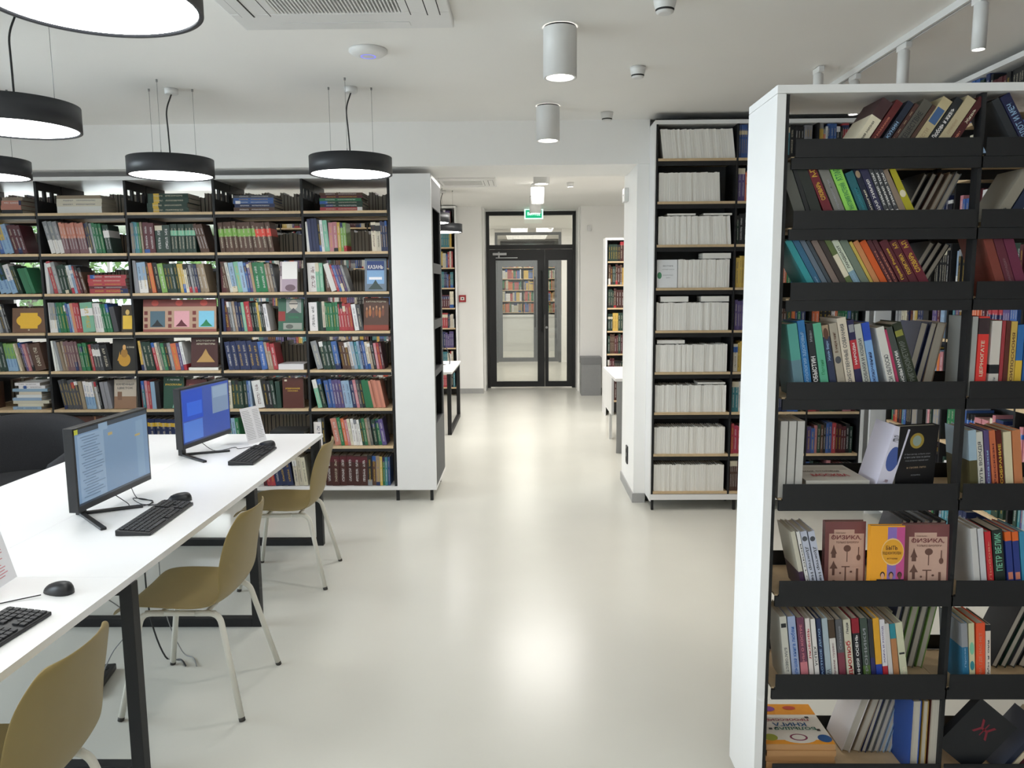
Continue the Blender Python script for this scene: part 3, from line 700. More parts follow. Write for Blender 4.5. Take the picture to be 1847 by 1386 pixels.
def fill(x0, x1, Y, z, pal, hmin, hmax, lean=0, d=.16, wmin=.014, wmax=.034, M0=None, st=''):
    x = x0
    while x < x1:
        c = random.choice(pal); n = random.choice([1, 1, 1, 2, 3, 4]); w = random.uniform(wmin, wmax); h = random.uniform(hmin, hmax)
        cc = style_cols(c, st)
        for _ in range(n):
            if x+w > x1: x = x1; break
            M = place(w, lean, x, Y+random.uniform(0, .012), z+.001)
            if M0: M = M0 @ M
            MASS.book(w*.97, d, h, M, *cc); x += w/math.cos(math.radians(lean))
pal2 = ['bn', 'vo', 'kf', 'oy', 'vs', 'cy', 'tw', 'rP', 'mM']
for sh, z in enumerate(RZ):
    fill(RX[1]+.02, 1.75, RY+.012, z, pal2[sh], .2, .235, 0)
    fill(1.76, RX[2]-.02, RY+.012, z, 'bntsqkwgcy' if sh == 0 else 'kfedmnrvwo', .19, .24, 0)
    fill(RX[2]+.02, RX[3]-.02, RY+.012, z, 'kfedmnrvwopyb', .19, .24, 0)

# ================================================================ BOOKCASE ALONG THE RIGHT WALL
SX = 2.56
sc_ = thing('bookcase', 'full-height white-framed bookcase along the wall behind the tray-shelf bookcase', 'bookcase', (SX, 0, 0))
def spart(name, mt, x0, x1, y0, y1, z0, z1): return box(name, mt, x0-SX, x1-SX, y0, y1, z0, z1, sc_)
SY = [-.9, -.2, .5, 1.2, 1.9, 2.6, 3.3, 4.0, 4.7, 5.4]
spart('top_board', WHITE, SX, 2.85, -.92, 5.66, 2.862, 2.89); spart('bottom_board', WHITE, SX, 2.85, -.92, 5.66, .085, .128)
spart('side_panel', WHITE, SX, 2.85, 5.64, 5.665, 0, 2.861); spart('side_panel', WHITE, SX, 2.85, -.945, -.921, 0, 2.89)
spart('back_panel', DGREY, 2.83, 2.85, -.92, 5.64, .129, 2.861)
for i, y in enumerate(SY): spart('upright', BLACK, SX+.004, 2.829, y-.008, y+.008, .129, 2.861)
for z in RZ:
    for i in range(len(SY)-1): spart('shelf', WOOD, SX+.002, 2.829, SY[i]+.009, SY[i+1]-.009, z-.018, z)
    for i in range(2, len(SY)-1):
        M0 = Matrix.Translation((SX+.015, SY[i+1], 0)) @ Matrix.Rotation(-PI/2, 4, 'Z')
        fill(.03, .66, 0, z, 'kfedmnrvwopybtsgc', .19, .24, 0, .16, .018, .04, M0)

# ================================================================ TRAY-SHELF BOOKCASE (near, right)
NY, ND, NX = 2.256, .275, .718
NZ = [2.078, 1.879, 1.675, 1.384, 1.076, .774, .472, .175]
NB = [.768, 1.303, 1.848, 2.393]
nc = thing('bookcase', 'white-framed bookcase with black-lipped tray shelves at the edge of the aisle', 'bookcase', (NX, NY, 0))
def npart(name, mt, x0, x1, y0, y1, z0, z1, par=None, bevel=0): return box(name, mt, x0-NX, x1-NX, y0-NY, y1-NY, z0, z1, par or nc, bevel)
npart('end_panel', WHITE, NX, NX+.026, NY, NY+ND, .07, 2.249, None, .001)
npart('top_board', WHITE, NX, 2.42, NY, NY+ND, 2.25, 2.273, None, .001)
npart('end_panel', WHITE, 2.4, 2.42, NY, NY+ND, .07, 2.249)
npart('bottom_board', WHITE, NX+.0265, 2.399, NY+.002, NY+ND-.002, .07, .10)
for x in (NX+.0275, 1.297, 1.842): 
    npart('upright', BLACK, x, x+.012, NY+.012, NY+.045, .101, 2.249); npart('upright', BLACK, x, x+.012, NY+ND-.045, NY+ND-.012, .101, 2.249)
for x in (NX+.005, 2.38):
    npart('foot', BLACK, x, x+.03, NY+.05, NY+.08, 0, .0695); npart('foot', BLACK, x, x+.03, NY+ND-.08, NY+ND-.05, 0, .0695)
for z in NZ:
    for b in range(3):
        x0, x1 = NB[b]+.008, NB[b+1]-.006
        o = npart('shelf', WOOD, x0-.008, x1+.004, NY+.0135, NY+ND-.0135, z-.006, z)
        MB().box(x0-NX, x1-NX, 0, .0025, z-.004, z+.047).box(x0-NX, x1-NX, .0025, .013, z-.004, z-.001).build('front_lip', BLACK, o)
        MB().box(x0-NX, x1-NX, ND-.0025, ND, z-.004, z+.047).build('back_lip', BLACK, o)
        MB().box(x0-NX-.01, x1-NX+.008, .0026, .0125, z-.036, z-.0045).box(x0-NX-.01, x1-NX+.008, ND-.0125, ND-.0026, z-.036, z-.0045).build('shelf_rail', BLACK, o)
NLIP = [250, 379, 505, 690, 868, 1045, 1213, 1375]
NSH = ['top tray', 'second tray down', 'third tray down', 'fourth tray down', 'fifth tray down', 'sixth tray down', 'seventh tray down', 'bottom tray']
ncount = {}
def spine_text(o, body, w, h, z0, z1, tc, down=False, frac=.5, bold=.02):
    """lettering along the spine between heights z0..z1 (fractions)"""
    L = (z1-z0)*h; zc = (z0+z1)/2*h
    if down: R = Matrix(((0, 1, 0, w/2), (0, 0, -1, -.0004), (-1, 0, 0, zc), (0, 0, 0, 1)))
    else: R = Matrix(((0, -1, 0, w/2), (0, 0, -1, -.0004), (1, 0, 0, zc), (0, 0, 0, 1)))
    letters(body, mats_(tc), R, L, w*frac, o, bold)
def near_row(sh, bay, items, back=False):
    """items: x0, x1 (photo px on the lip line), height, lean, colour, band or None, [(text, z0, z1, colour, down)]"""
    z = NZ[sh]+.0008
    for it in items:
        x0, x1, h, lean, c = it[:5]; band = it[5] if len(it) > 5 else None; txt = it[6] if len(it) > 6 else ()
        Y = NY+.006 if not back else NY+ND-.0145-.13
        Y += 0 if back else .011
        a = aty(x0, NLIP[sh], Y+(0 if not back else 0)); b = aty(x1, NLIP[sh], Y)
        dz = a.z-z; X0 = a.x+dz*math.tan(math.radians(lean)); w = (b.x-a.x)*math.cos(math.radians(lean))*.975
        key = (sh, bay, back); ncount[key] = ncount.get(key, 0)+1; k = ncount[key]-1
        M = place(w, lean, X0, Y, z, back, .128)
        if c in COL: c1 = jit(colr(c), .06); cn = COL[c][1]
        else: c1 = srgb(c.split(':')[0]); cn = c.split(':')[1]
        lo, hi, c3 = (band[0], band[1], colr(band[2])) if band else (2, 2, c1)
        bayn = ('first bay', 'second bay')[bay]
        if back: lab = '%s book, page edge out, %s in rear row, %s, %s' % (cn, ORD[k], NSH[sh], bayn)
        else: lab = '%s-spined %sbook, %s from end panel, %s, %s' % (cn.replace(' ', '-'), 'leaning ' if abs(lean) > 5 else '', ORD[k], NSH[sh], bayn)
        def extra(o, txt=txt, w=w, h=h):
            for t in txt:
                if t[0] == '#':      # a picture patch on the spine
                    _, z0, z1, tc = t
                    MB().add([(w*.12, -.0003, z0*h), (w*.88, -.0003, z0*h), (w*.88, -.0003, z1*h), (w*.12, -.0003, z1*h)], [(0, 1, 2, 3)]).build('spine_print', mats_(tc), o)
                elif t[0] == '@':
                    _, z0, z1, tc = t; n = 20
                    MB().add([(w*(.5+.4*math.cos(2*PI*j/n)), -.0003, h*((z0+z1)/2+(z1-z0)/2*math.sin(2*PI*j/n))) for j in range(n)], [tuple(range(n))]).build('spine_print', mats_(tc), o)
                else:
                    spine_text(o, t[0], w, h, t[1], t[2], t[3], len(t) > 4 and t[4], t[5] if len(t) > 5 else .5)
        queue_book('book', lab, 'books in the %s of the tray-shelf bookcase' % NSH[sh], w, .128, h, M, c1, c1, c3, lo, hi, 0, 1, True, extra, True)
L30 = -33
near_row(0, 0, [
 (1543, 1568, .172, L30, '3f2528:maroon', (.05, .68, 'c'), [('ИСТОРИЯ ЖИЗНИ', .1, .6, 'k', False, .2)]),
 (1570, 1586, .172, L30, '5a1a1c:dark red', None, [('ФЁДОР РАЗЗАКОВ', .1, .7, 'a', False, .35)]),
 (1592, 1606, .17, L30, '1a2436:navy', None, [('АКУНИН', .25, .62, 's', False, .5), ('РОМАН', .06, .2, 'w', False, .4)]),
 (1608, 1617, .165, L30, '4a2c26:brown', None, [('|||||', .1, .85, 'h', False, .2)]),
 (1618, 1640, .168, L30, '55524a:grey patterned', None, [('ПУТЕШЕСТВИЕ', .15, .8, 'k', False, .55)]),
 (1641, 1649, .16, L30, 'm'),
 (1650, 1673, .175, L30, 'b9ab86:cream', None, [('#', .55, .82, '3f5f8c'), ('ПОВЕСТИ', .1, .45, 'h', False, .35)]),
 (1674, 1691, .178, L30, '1f2326:black', None, [('Любовь и жизнь', .28, .82, 'w', False, .6), ('ТОМ', .06, .18, 'g', False, .3)]),
 (1692, 1714, .178, L30, 'b7aa8a:cream', None, [('СОЧИНЕНИЯ', .35, .6, 'h', False, .3)]),
 (1715, 1730, .18, L30, '4a181c:dark maroon', None, [('Жизнь', .55, .8, 'c', False, .45), ('Роман', .15, .4, 'a', False, .4)])])
near_row(0, 1, [(1822, 1838, .17, 30, '2a2e33:charcoal'), (1840, 1862, .18, 30, '1d2146:navy', None, [('ОПЛОТ И МЕЧ', .2, .85, 's', False, .6)])])
L2 = 24
near_row(1, 0, [
 (1431, 1452, .185, L2-4, '54554f:dark grey'), (1453, 1461, .185, L2-4, 'k'), (1462, 1482, .19, L2-3, '252a26:black'),
 (1485, 1502, .19, L2, '6b1826:crimson', None, [('А-П', .78, .93, 'y', False, .6), ('СЛОВАРЬ', .42, .7, 'y', False, .5), ('II', .06, .14, 'y', False, .5)]),
 (1505, 1524, .19, L2, '7b7a74:grey', None, [('Справочник', .2, .75, 'g', False, .3)]),
 (1526, 1547, .19, L2, '8fd05a:lime green', None, [('АТЛАС', .72, .92, 'e', False, .6), ('АНАТОМИЯ РАСТЕНИЙ', .25, .68, 'e', False, .6), ('ЖИВОЙ', .06, .18, 'f', False, .6)]),
 (1550, 1566, .165, L2, '1f5f68:teal', None, [('Физиология', .15, .7, 't', False, .4)]),
 (1567, 1578, .185, L2, '151c33:dark navy', None, [('@', .8, .92, 'h'), ('Биология', .1, .6, 'c', False, .4)]),
 (1579, 1594, .19, L2, '2c2c4c:indigo', None, [('ОБЩАЯ ХИМИЯ', .1, .75, 'w', False, .45)]),
 (1595, 1603, .182, L2, 'q', (.05, .28, 'w'), [('ХИМИЯ ТОМ', .35, .9, 'w', False, .5)]), (1604, 1612, .182, L2, 'q', (.05, .28, 'w'), [('ХИМИЯ ТОМ', .35, .9, 'w', False, .5)]), (1613, 1621, .182, L2, 'q', (.05, .28, 'w'), [('ХИМИЯ ТОМ', .35, .9, 'w', False, .5)]),
 (1622, 1634, .175, L2+1, '8a7868:tan'), (1635, 1650, .18, L2+4, 'a8a020:mustard', None, [('@', .5, .62, 'c')])])
near_row(1, 1, [(1800, 1822, .17, -30, '8a8478:pale grey', None, [('Живопись', .1, .3, 'k', False, .4)]), (1824, 1845, .17, -30, '1c2740:navy')])
L3 = 30
near_row(2, 0, [
 (1453, 1466, .19, L3, '2b8f96:turquoise'), (1467, 1479, .195, L3, '2a5f80:steel blue', None, [('Теория', .08, .35, 's', False, .4)]), (1480, 1490, .195, L3, '5d6a78:slate'),
 (1491, 1498, .19, L3, '3a444c:dark slate'), (1500, 1512, .19, L3, '7a6a62:taupe'), (1513, 1524, .195, L3, '39302c:dark brown'),
 (1525, 1536, .195, L3, '5a6a3c:green and white', (.35, .72, 'c'), [('@', .05, .25, 'c')]), (1537, 1550, .19, L3, 'c4ccb8:pale green', (0, .45, '7a98a8'), [('ЛАНДШАФТ', .5, .9, 'k', False, .5), ('ДИЗАЙН', .1, .4, 's', False, .4)]),
 (1551, 1566, .19, L3, '6d7a6c:sage'), (1567, 1573, .185, L3, 'c0a850:yellow'), (1574, 1585, .185, L3, 'c08050:amber'), (1586, 1599, .185, L3, 'c9561e:orange'),
 (1600, 1609, .19, L3, 'd', None, [('Законы', .2, .8, 'a', False, .4)]), (1610, 1619, .19, L3, 'd', None, [('Кодекс', .2, .8, 'a', False, .4)]),
 (1621, 1638, .185, L3, '561a26:dark maroon', None, [('Право России', .3, .85, 'y', False, .4)]), (1639, 1655, .185, L3, '561a26:dark maroon', None, [('А-П', .85, .95, 'y', False, .5), ('ПОЛИТИКА', .4, .75, 'y', False, .5), ('II', .05, .12, 'y', False, .5)]),
 (1656, 1674, .19, L3, '641c2c:burgundy', None, [('А-П', .83, .95, 'y', False, .55), ('СЛОВАРЬ', .42, .74, 'y', False, .55), ('II', .05, .12, 'y', False, .5)])])
near_row(2, 1, [(1795, 1812, .19, 20, '7a3a30:rust'), (1813, 1830, .19, 20, '5f2836:wine', None, [('Энциклопедия', .1, .6, 'j', False, .4)]), (1831, 1850, .19, 20, '6a2a44:plum')])
near_row(3, 0, [
 (1432, 1450, .218, 9, '4f9a90:teal and grey', (0, .5, '5d7f8c')), (1451, 1464, .228, 9, '2a6fa8:blue', None, [('ПСИХОЛОГИЯ ЗДОРОВЬЯ', .1, .85, 's', False, .5)]),
 (1466, 1478, .22, 9, '1e2328:black', None, [('ОХЛОБЫСТИН', .05, .55, 'w', False, .7), ('Иван', .75, .9, 'g', False, .4)]), (1480, 1495, .22, 10, '58a888:mint green', None, [('Поэзия', .3, .5, 'e', False, .4)]),
 (1497, 1509, .215, 11, '2a3350:dark blue', (.84, 1, 'h'), [('@', .8, .96, 'm'), ('Жюль Верн', .5, .78, 's', False, .5)]), (1511, 1525, .22, 11, 'a59c8c:beige', None, [('@', .45, .55, 'q'), ('В мире книг', .6, .88, 'm', False, .5)]),
 (1526, 1543, .236, 11, 'd2c6b4:cream', None, [('ХУДОЖЕСТВЕННЫЕ СОБРАНИЯ', .05, .92, 'q', False, .5)]),
 (1544, 1556, .23, 11, '22204a:navy and red', (.36, .74, 'r'), [('НАРОДЫ', .42, .7, 'w', False, .45), ('#', .84, .94, 'g')]), (1557, 1570, .218, 12, 'b4b6ae:pale grey', None, [('СОБАКИ И КОШКИ', .2, .8, 'q', False, .5)]),
 (1571, 1585, .222, 12, '7da6d8:light blue', (.76, 1, '2348b0'), [('Приключения', .05, .6, 'n', False, .6)]),
 (1601, 1616, .21, 15, 'd0cec8:white', None, [('АСЕКСИ ОБЛОСЮ', .02, .6, 'q', False, .55)]), (1617, 1622, .205, 16, 'P'), (1623, 1637, .212, 17, '454c48:dark grey', None, [('ОСНОВЫ МАГИИ', .1, .65, 'w', False, .45)]),
 (1638, 1657, .225, 19, '28301f:dark olive', None, [('ТРИГОНОМЕТРИЯ', .15, .75, 'G', False, .55), ('#', .82, .9, '8a8a3c')])])
near_row(3, 1, [(1747, 1757, .235, 0, 'a4a6a4:grey'), (1759, 1778, .235, 0, 'd93a34:bright red', (.78, .98, '3a2c30'), [('ЦЕРНОГАТЕ', .25, .7, 'c', False, .4)]), (1783, 1800, .222, 0, 'cfc8c0:white', (.3, .42, 'k'), [('Роман', .08, .25, 'g', False, .3)]),
 (1801, 1807, .222, 0, 'r'), (1808, 1816, .222, 0, '5a2a22:brown'), (1817, 1828, .22, 0, 'y', None, [('ФИЛОСОФИЯ', .2, .85, 'm', False, .5)]), (1829, 1841, .21, 0, '2f6aa8:blue', (.1, .5, 'y')), (1843, 1858, .21, 0, '2c5a94:blue', None, [('ПОЭТИКА', .3, .7, 'w', False, .5)])])
# fifth tray
near_row(4, 0, [(1404, 1417, .235, -.5, 'b8b6b2:pale grey'), (1419, 1432, .235, -.5, 'b8b6b2:pale grey'), (1434, 1447, .235, -.5, 'b8b6b2:pale grey'),
 (1583, 1612, .215, -15, 'ccc9da:lilac white', None, [('@', .36, .72, '3f5494'), ('СТРАДА', .78, .88, 'k', False, .8), ('Роман', .2, .24, 'j', False, .3)])])
near_row(4, 1, [(1750, 1764, .205, 6, '9db4c4:light blue and olive', (0, .55, '4f4a2c')), (1765, 1777, .2, 7, 'c8c6bc:white', None, [('ПУТЬ ВОЖДЯ', .2, .85, 'q', False, .6)]), (1779, 1788, .205, 7, 'v', None, [('Сказки', .2, .7, 's', False, .4)]),
 (1790, 1801, .205, 8, 'o', None, [('Рассказы', .2, .8, 'd', False, .4)]), (1802, 1812, .205, 8, '5a1a14:dark red', None, [('СОБРАНИЕ', .2, .8, 'y', False, .5)]), (1814, 1828, .2, 7, 'd6caa8:cream'), (1830, 1845, .205, 7, 'c07a50:orange brown')])
near_row(5, 0, [(1443, 1451, .2, 13, 'c4bfae:cream', (0, .35, '3a2440')), (1453, 1459, .2, 13, 'w', None, [('С ТОБОЙ', .2, .8, 'k', False, .5)]), (1460, 1472, .2, 13, 'b8bccc:pale lilac', None, [('Доктор Нет', .15, .75, 'q', True, .5), ('@', .84, .92, 'q')]), (1474, 1486, .2, 13, 'b8bccc:pale lilac', None, [('Доктор Нет', .15, .75, 'q', True, .5), ('@', .84, .92, 'q')])])
near_row(5, 1, [(1757, 1768, .205, 8, 'c8c6c4:white'), (1770, 1780, .205, 8, 'c8c8cc:white'), (1782, 1793, .195, 8, 'c02c34:red', None, [('Любовь', .2, .85, 'a', False, .4)]), (1795, 1814, .2, 8, '1f2a26:black', None, [('ПЕТР ВЕЛИК', .35, .95, 'u', False, .6)]),
 (1818, 1829, .195, 8, '2a3a80:blue', (.85, 1, 'o'), [('#', .22, .34, 'a')]), (1831, 1842, .195, 8, '2a3a80:blue', (.85, 1, 'o'), [('#', .22, .34, 'a')]), (1844, 1853, .195, 8, '3a8aac:sky blue')])
near_row(6, 0, [
 (1415, 1427, .228, 7, 'c4c2b8:off-white', None, [('#', .84, .9, 'k'), ('БЛАГОВЕСТ', .2, .55, 'q', True, .4)]), (1429, 1443, .228, 7, '9aa8c8:powder blue', None, [('Большая книга любви', .1, .85, 'b', False, .5)]),
 (1445, 1458, .224, 7, '6a3a52:plum', (0, .35, 'p'), [('СНЫ О КОСТРЕ', .3, .9, 'p', False, .35)]), (1460, 1468, .222, 7, 'd8d0cc:white', None, [('ЛЮБОВЬ', .4, .85, 'r', False, .5)]), (1470, 1478, .22, 7, 'dcd8d4:white', None, [('УСПЕХ', .3, .6, 'k', False, .6)]),
 (1480, 1488, .222, 7, '1f2c50:navy', None, [('ЧАСТНОЕ ДЕЛО', .1, .85, 's', False, .5)]), (1490, 1500, .222, 7, 'a2b0b8:pale grey-blue', None, [('ЗИМА', .05, .25, 'q', False, .7)]), (1501, 1512, .218, 7, 'd0ccc6:white', (.72, 1, '4a3a2c'), [('Время чудес', .15, .65, 'j', False, .4)]),
 (1514, 1526, .218, 7, '55565a:grey and red', (.12, .5, '7a3a48'), [('Сказание', .55, .9, 'g', False, .4)]), (1528, 1541, .218, 7, 'c4c0ac:beige', None, [('Однолюб', .06, .68, 'r', False, .8), ('Леди', .78, .95, 'q', False, .4)]),
 (1543, 1556, .222, 7, '1a1c22:black', (.78, 1, '8c1a2a'), [('РАННЯЯ ОСЕНЬ', .05, .75, 'w', False, .4)]), (1558, 1571, .222, 7, '3f4c44:dark green', (0, .3, '4f6a34'), [('ХРОНИКИ', .1, .85, 'g', False, .4)]), (1572, 1580, .22, 7, '2c2e34:charcoal', (0, .42, '2a2a5c')),
 (1581, 1592, .222, 7, 'd9a02c:golden and blue', (0, .32, '28409a')), (1593, 1602, .218, 7, 'd4d0d4:white and red', (0, .3, 'r'), [('ЖАРА И ХОЛОД', .35, .9, 'v', False, .4)]), (1603, 1611, .205, 8, 'cac6c4:white'), (1612, 1622, .205, 8, 'b07a50:tan and teal', (.76, 1, 't')),
 (1624, 1637, .208, 9, 'c6c6aa:pale cream', None, [('#', .5, .53, 'k'), ('Сад', .1, .3, 'c', False, .5)])])
near_row(6, 1, [(1737, 1748, .205, 6, '2a6c90:blue and white', (.62, 1, 'g'), [('Проза', .3, .6, 's', False, .3)]), (1749, 1759, .205, 5, 'c9c4a0:pale yellow', None, [('@', .5, .7, 'u'), ('@', .25, .4, 't')]), (1761, 1777, .205, 4, 'e0532e:vermilion', None, [('ТАМ, ГДЕ НАС НЕТ', .12, .85, 'a', False, .4)]), (1778, 1787, .2, 4, 'd8ccc0:off-white', (.9, 1, 'k'), [('Мы и они', .2, .75, 'q', False, .4)])])
# rear rows: fore-edges towards the aisle
near_row(1, 0, [(1632, 1640, .18, -26, 'k'), (1646, 1657, .18, -26, 'k'), (1661, 1671, .18, -26, 'm'), (1676, 1686, .18, -26, 'h'), (1688, 1700, .18, -26, 'g')], True)
near_row(2, 0, [(1634, 1646, .185, -30, 'q'), (1648, 1660, .185, -30, 'k'), (1663, 1675, .18, -30, 'k')], True)
near_row(3, 0, [(1632, 1646, .215, -12, 'n'), (1650, 1662, .215, -12, 'n'), (1664, 1682, .215, -10, 'h')], True)
near_row(5, 0, [(1590, 1600, .2, -16, 'q'), (1603, 1613, .2, -16, 'k'), (1616, 1626, .2, -16, 'k'), (1629, 1640, .2, -16, 'g'), (1643, 1655, .2, -16, 'q'), (1658, 1670, .2, -16, 'k')], True)
near_row(6, 0, [(1500+11*i, 1509+11*i, .2, -14, 'jjhhMcc'[i]) for i in range(7)]+[(1590, 1600, .225, -10, 'n'), (1603, 1613, .225, -10, 'G'), (1616, 1629, .235, -10, 'l'), (1633, 1645, .235, -10, 'G'), (1649, 1661, .235, -10, 'l')], True)
near_row(6, 1, [(1782, 1794, .23, -22, 'k'), (1798, 1810, .23, -22, 'f'), (1814, 1826, .23, -22, 'q'), (1830, 1844, .23, -22, 'k')], True)
near_row(7, 0, [(1510, 1526, .24, -17, 'w'), (1530, 1544, .24, -17, 'h'), (1547, 1556, .235, -15, 'n'), (1558, 1567, .235, -15, 'G'), (1569, 1578, .235, -15, 'g'), (1580, 1589, .235, -15, 's'), (1591, 1600, .235, -15, 's'), (1603, 1612, .235, -14, 'a'), (1614, 1625, .23, -12, 'c')], True)
near_row(4, 1, [(1765, 1790, .15, 0, 'c'), (1795, 1820, .15, 0, 'd')], True)
# books of the bottom tray turned with the page edge to the viewer
def rev_book(x0, x1, h, c, name, sh=7, bay=0, d=.17):
    Y = NY+.02; a = aty(x0, NLIP[sh], Y); b = aty(x1, NLIP[sh], Y); w = b.x-a.x; z = NZ[sh]+.001
    M = Matrix.Translation((a.x+w, Y+d, z)) @ Matrix.Rotation(PI, 4, 'Z')
    queue_book('book', name, 'books in the bottom tray of the tray-shelf bookcase', w, d, h, M, colr(c), colr(c), colr(c), 2, 2, 0, 1, True, None, True)
rev_book(1640, 1656, .245, '2a4c94', 'blue book standing with white page edge forward, bottom tray')
rev_book(1659, 1669, .245, '9a7a3c', 'ochre book standing with page edge forward beside the blue one, bottom tray')
rev_book(1672, 1696, .25, '4a1c18', 'dark brown thick book with page edge forward at the bay post, bottom tray')
# big black book tilted in the second bay
M = Matrix.Translation(aty(1795, 1350, NY+.03)) @ Matrix.Rotation(math.radians(-14), 4, 'Z') @ Matrix.Rotation(math.radians(38), 4, 'Y') @ Matrix.Translation((-.03, 0, .002))
def _bb():
    bk = Books(); bk.book(.03, .16, .22, Matrix.Translation((0, .03, 0)) @ Matrix.Rotation(-PI/2, 4, 'Z'), srgb('1c1e22'), srgb('1c1e22'), srgb('1c1e22'), pages=False)
    return bk
Pz = NZ[7]+.001
def tilted_black():
    Pm = Matrix.Translation((1.415, NY+.022, Pz)) @ Matrix.Rotation(math.radians(40), 4, 'Y') @ Matrix.Translation((-.155, 0, 0))
    bk = Books(); bk.book(.028, .155, .2, Matrix.Translation((0, .028, 0)) @ Matrix.Rotation(-PI/2, 4, 'Z'), srgb('1a1c20'), srgb('1a1c20'), srgb('1a1c20'), txt=0, pages=False)
    o = bk.build('book', None, Pm, (BOOK,)); tag(o, 'large black book tipped on its corner in the bottom tray of the second bay', 'book', 'books in the bottom tray of the tray-shelf bookcase')
    MB().box(.003, .152, .0025, .0255, .003, .197).build('page_block', PAGES, o)
    letters('Ж', mats_('7a2030'), Matrix(((1, 0, 0, .08), (0, 0, -1, -.0006), (0, 1, 0, .13), (0, 0, 0, 1))), .06, .05, o)
QUEUE.append((1e9, tilted_black, None))
near_row(7, 1, [(1815, 1828, .2, -38, '1f2638:dark navy'), (1832, 1841, .2, -38, 'cdbfa4:cream'), (1845, 1853, .2, -38, 'd')])
# fifth tray: flat book, black cover; sixth tray: three covers
zz = NZ[4]+.001
a = aty(1452, 868, NY+.03); b = aty(1568, 868, NY+.03)
def flat_top(label, P, w, d, t, c, texts, prints=(), rot=0, cat='book', up=False):
    M = Matrix.Translation(P) @ Matrix.Rotation(rot, 4, 'Z')
    def build():
        bk = Books(); R = Matrix.Translation((0, 0, t)) @ Matrix.Rotation(PI/2, 4, 'Y')
        bk.book(t, d, w, R, colr(c), colr(c), colr(c), 2, 2, 0, pages=False)
        o = bk.build('book', None, M, (BOOK,)); tag(o, label, 'book', 'books lying flat in the tray-shelf bookcase')
        MB().box(.003, w-.003, .0025, d-.003, .0025, t-.0025).build('page_block', PAGES, o)
        for i, (k, x, y, pw, ph, pc) in enumerate(prints):
            n = 22; e = t+.0003+.00015*i
            vs = [((x+pw/2+pw/2*math.cos(2*PI*j/n))*w, (y+ph/2+ph/2*math.sin(2*PI*j/n))*d, e) for j in range(n)] if k == 'o' else [(x*w, y*d, e), ((x+pw)*w, y*d, e), ((x+pw)*w, (y+ph)*d, e), (x*w, (y+ph)*d, e)]
            MB().add(vs, [tuple(range(len(vs)))]).build('cover_print', mats_(pc), o)
        for body, x, y, tw, th, tc, rz in texts:
            letters(body, mats_(tc), Matrix.Translation((x*w, y*d, t+.0025)) @ Matrix.Rotation(rz, 4, 'Z'), tw*w, th*d, o, .03)
        return o
    QUEUE.append((1e9, build, None))
flat_top('white book with red lettering lying flat in the fifth tray, cover up', Vector((a.x, NY+.02, zz)), .19, .2, .052, 'c9c5bc', [('МОСКВА', .5, .3, .6, .16, 'r', 0), ('моя столица', .45, .55, .6, .08, 'm', 0)], [('r', .05, .68, .9, .24, 'b9b4aa')], 0)
a = aty(1626, 868, NY+.03)
cover('black back cover with a golden wreath emblem, standing in the fifth tray', 'books turned cover to the front in the tray-shelf bookcase', Vector((1.118, NY+.022, NZ[4]+.001)), .132, .218, .026, '131417', -3, math.radians(12),
      [('o', .28, .68, .36, .22, 'a08a3a'), ('o', .35, .715, .22, .15, '8fa098'), ('r', .62, .04, .2, .09, 'c')],
      [('И был вечер, и было утро', .5, .6, .66, .025, 'g'), ('и тихо шли часы за днями', .5, .555, .66, .025, 'g'), ('пока не выпал первый снег', .5, .51, .6, .025, 'g'), ('и снова лето', .5, .41, .5, .025, 'h'), ('конец', .5, .3, .24, .02, 'g')], fore=True)
GRP = 'books turned cover to the front in the tray-shelf bookcase'
def fiz(x0, label, dy, w=.135, yaw=0):
    P = aty(x0, 1045, NY+.03); P.y = NY+.02+dy; P.z = NZ[5]+.001
    pr = [('r', .1, .02, .86, .8, 'c9a595'), ('r', .22, .8, .5, .08, 'c9a595')]
    ink = '6a4a40'
    pr += [('t', .14, .52, .16, .14, ink), ('r', .17, .46, .1, .07, ink), ('o', .46, .55, .18, .1, ink), ('r', .54, .4, .02, .18, ink), ('r', .42, .32, .2, .015, ink), ('r', .5, .1, .03, .22, ink), ('r', .36, .06, .36, .03, ink),
           ('t', .12, .3, .2, .12, ink), ('r', .19, .2, .06, .1, ink), ('o', .78, .42, .1, .09, ink), ('r', .82, .5, .02, .12, ink), ('r', .78, .1, .05, .2, ink), ('o', .72, .06, .2, .06, ink), ('o', .18, .08, .1, .05, ink), ('o', .36, .22, .05, .03, ink), ('o', .62, .24, .06, .03, ink)]
    cover(label, GRP, P, w, .212, .022, '7c4a4a', 3, yaw, pr, [('ФИЗИКА,', .52, .76, .74, .075, '6e2c34'), ('ТОЛЬКО БИОЛОГИ', .55, .69, .56, .03, ink), ('ПАВЕЛЬЕВА', .38, .83, .24, .018, ink)])
fiz(1492, 'dusty pink textbook cover standing beside the pale spines, sixth tray', .032, .125)
fiz(1627, 'dusty pink textbook cover standing nearest the bay post, sixth tray', .0)
P = aty(1563, 1045, NY+.03); P.y = NY+.022; P.z = NZ[5]+.001
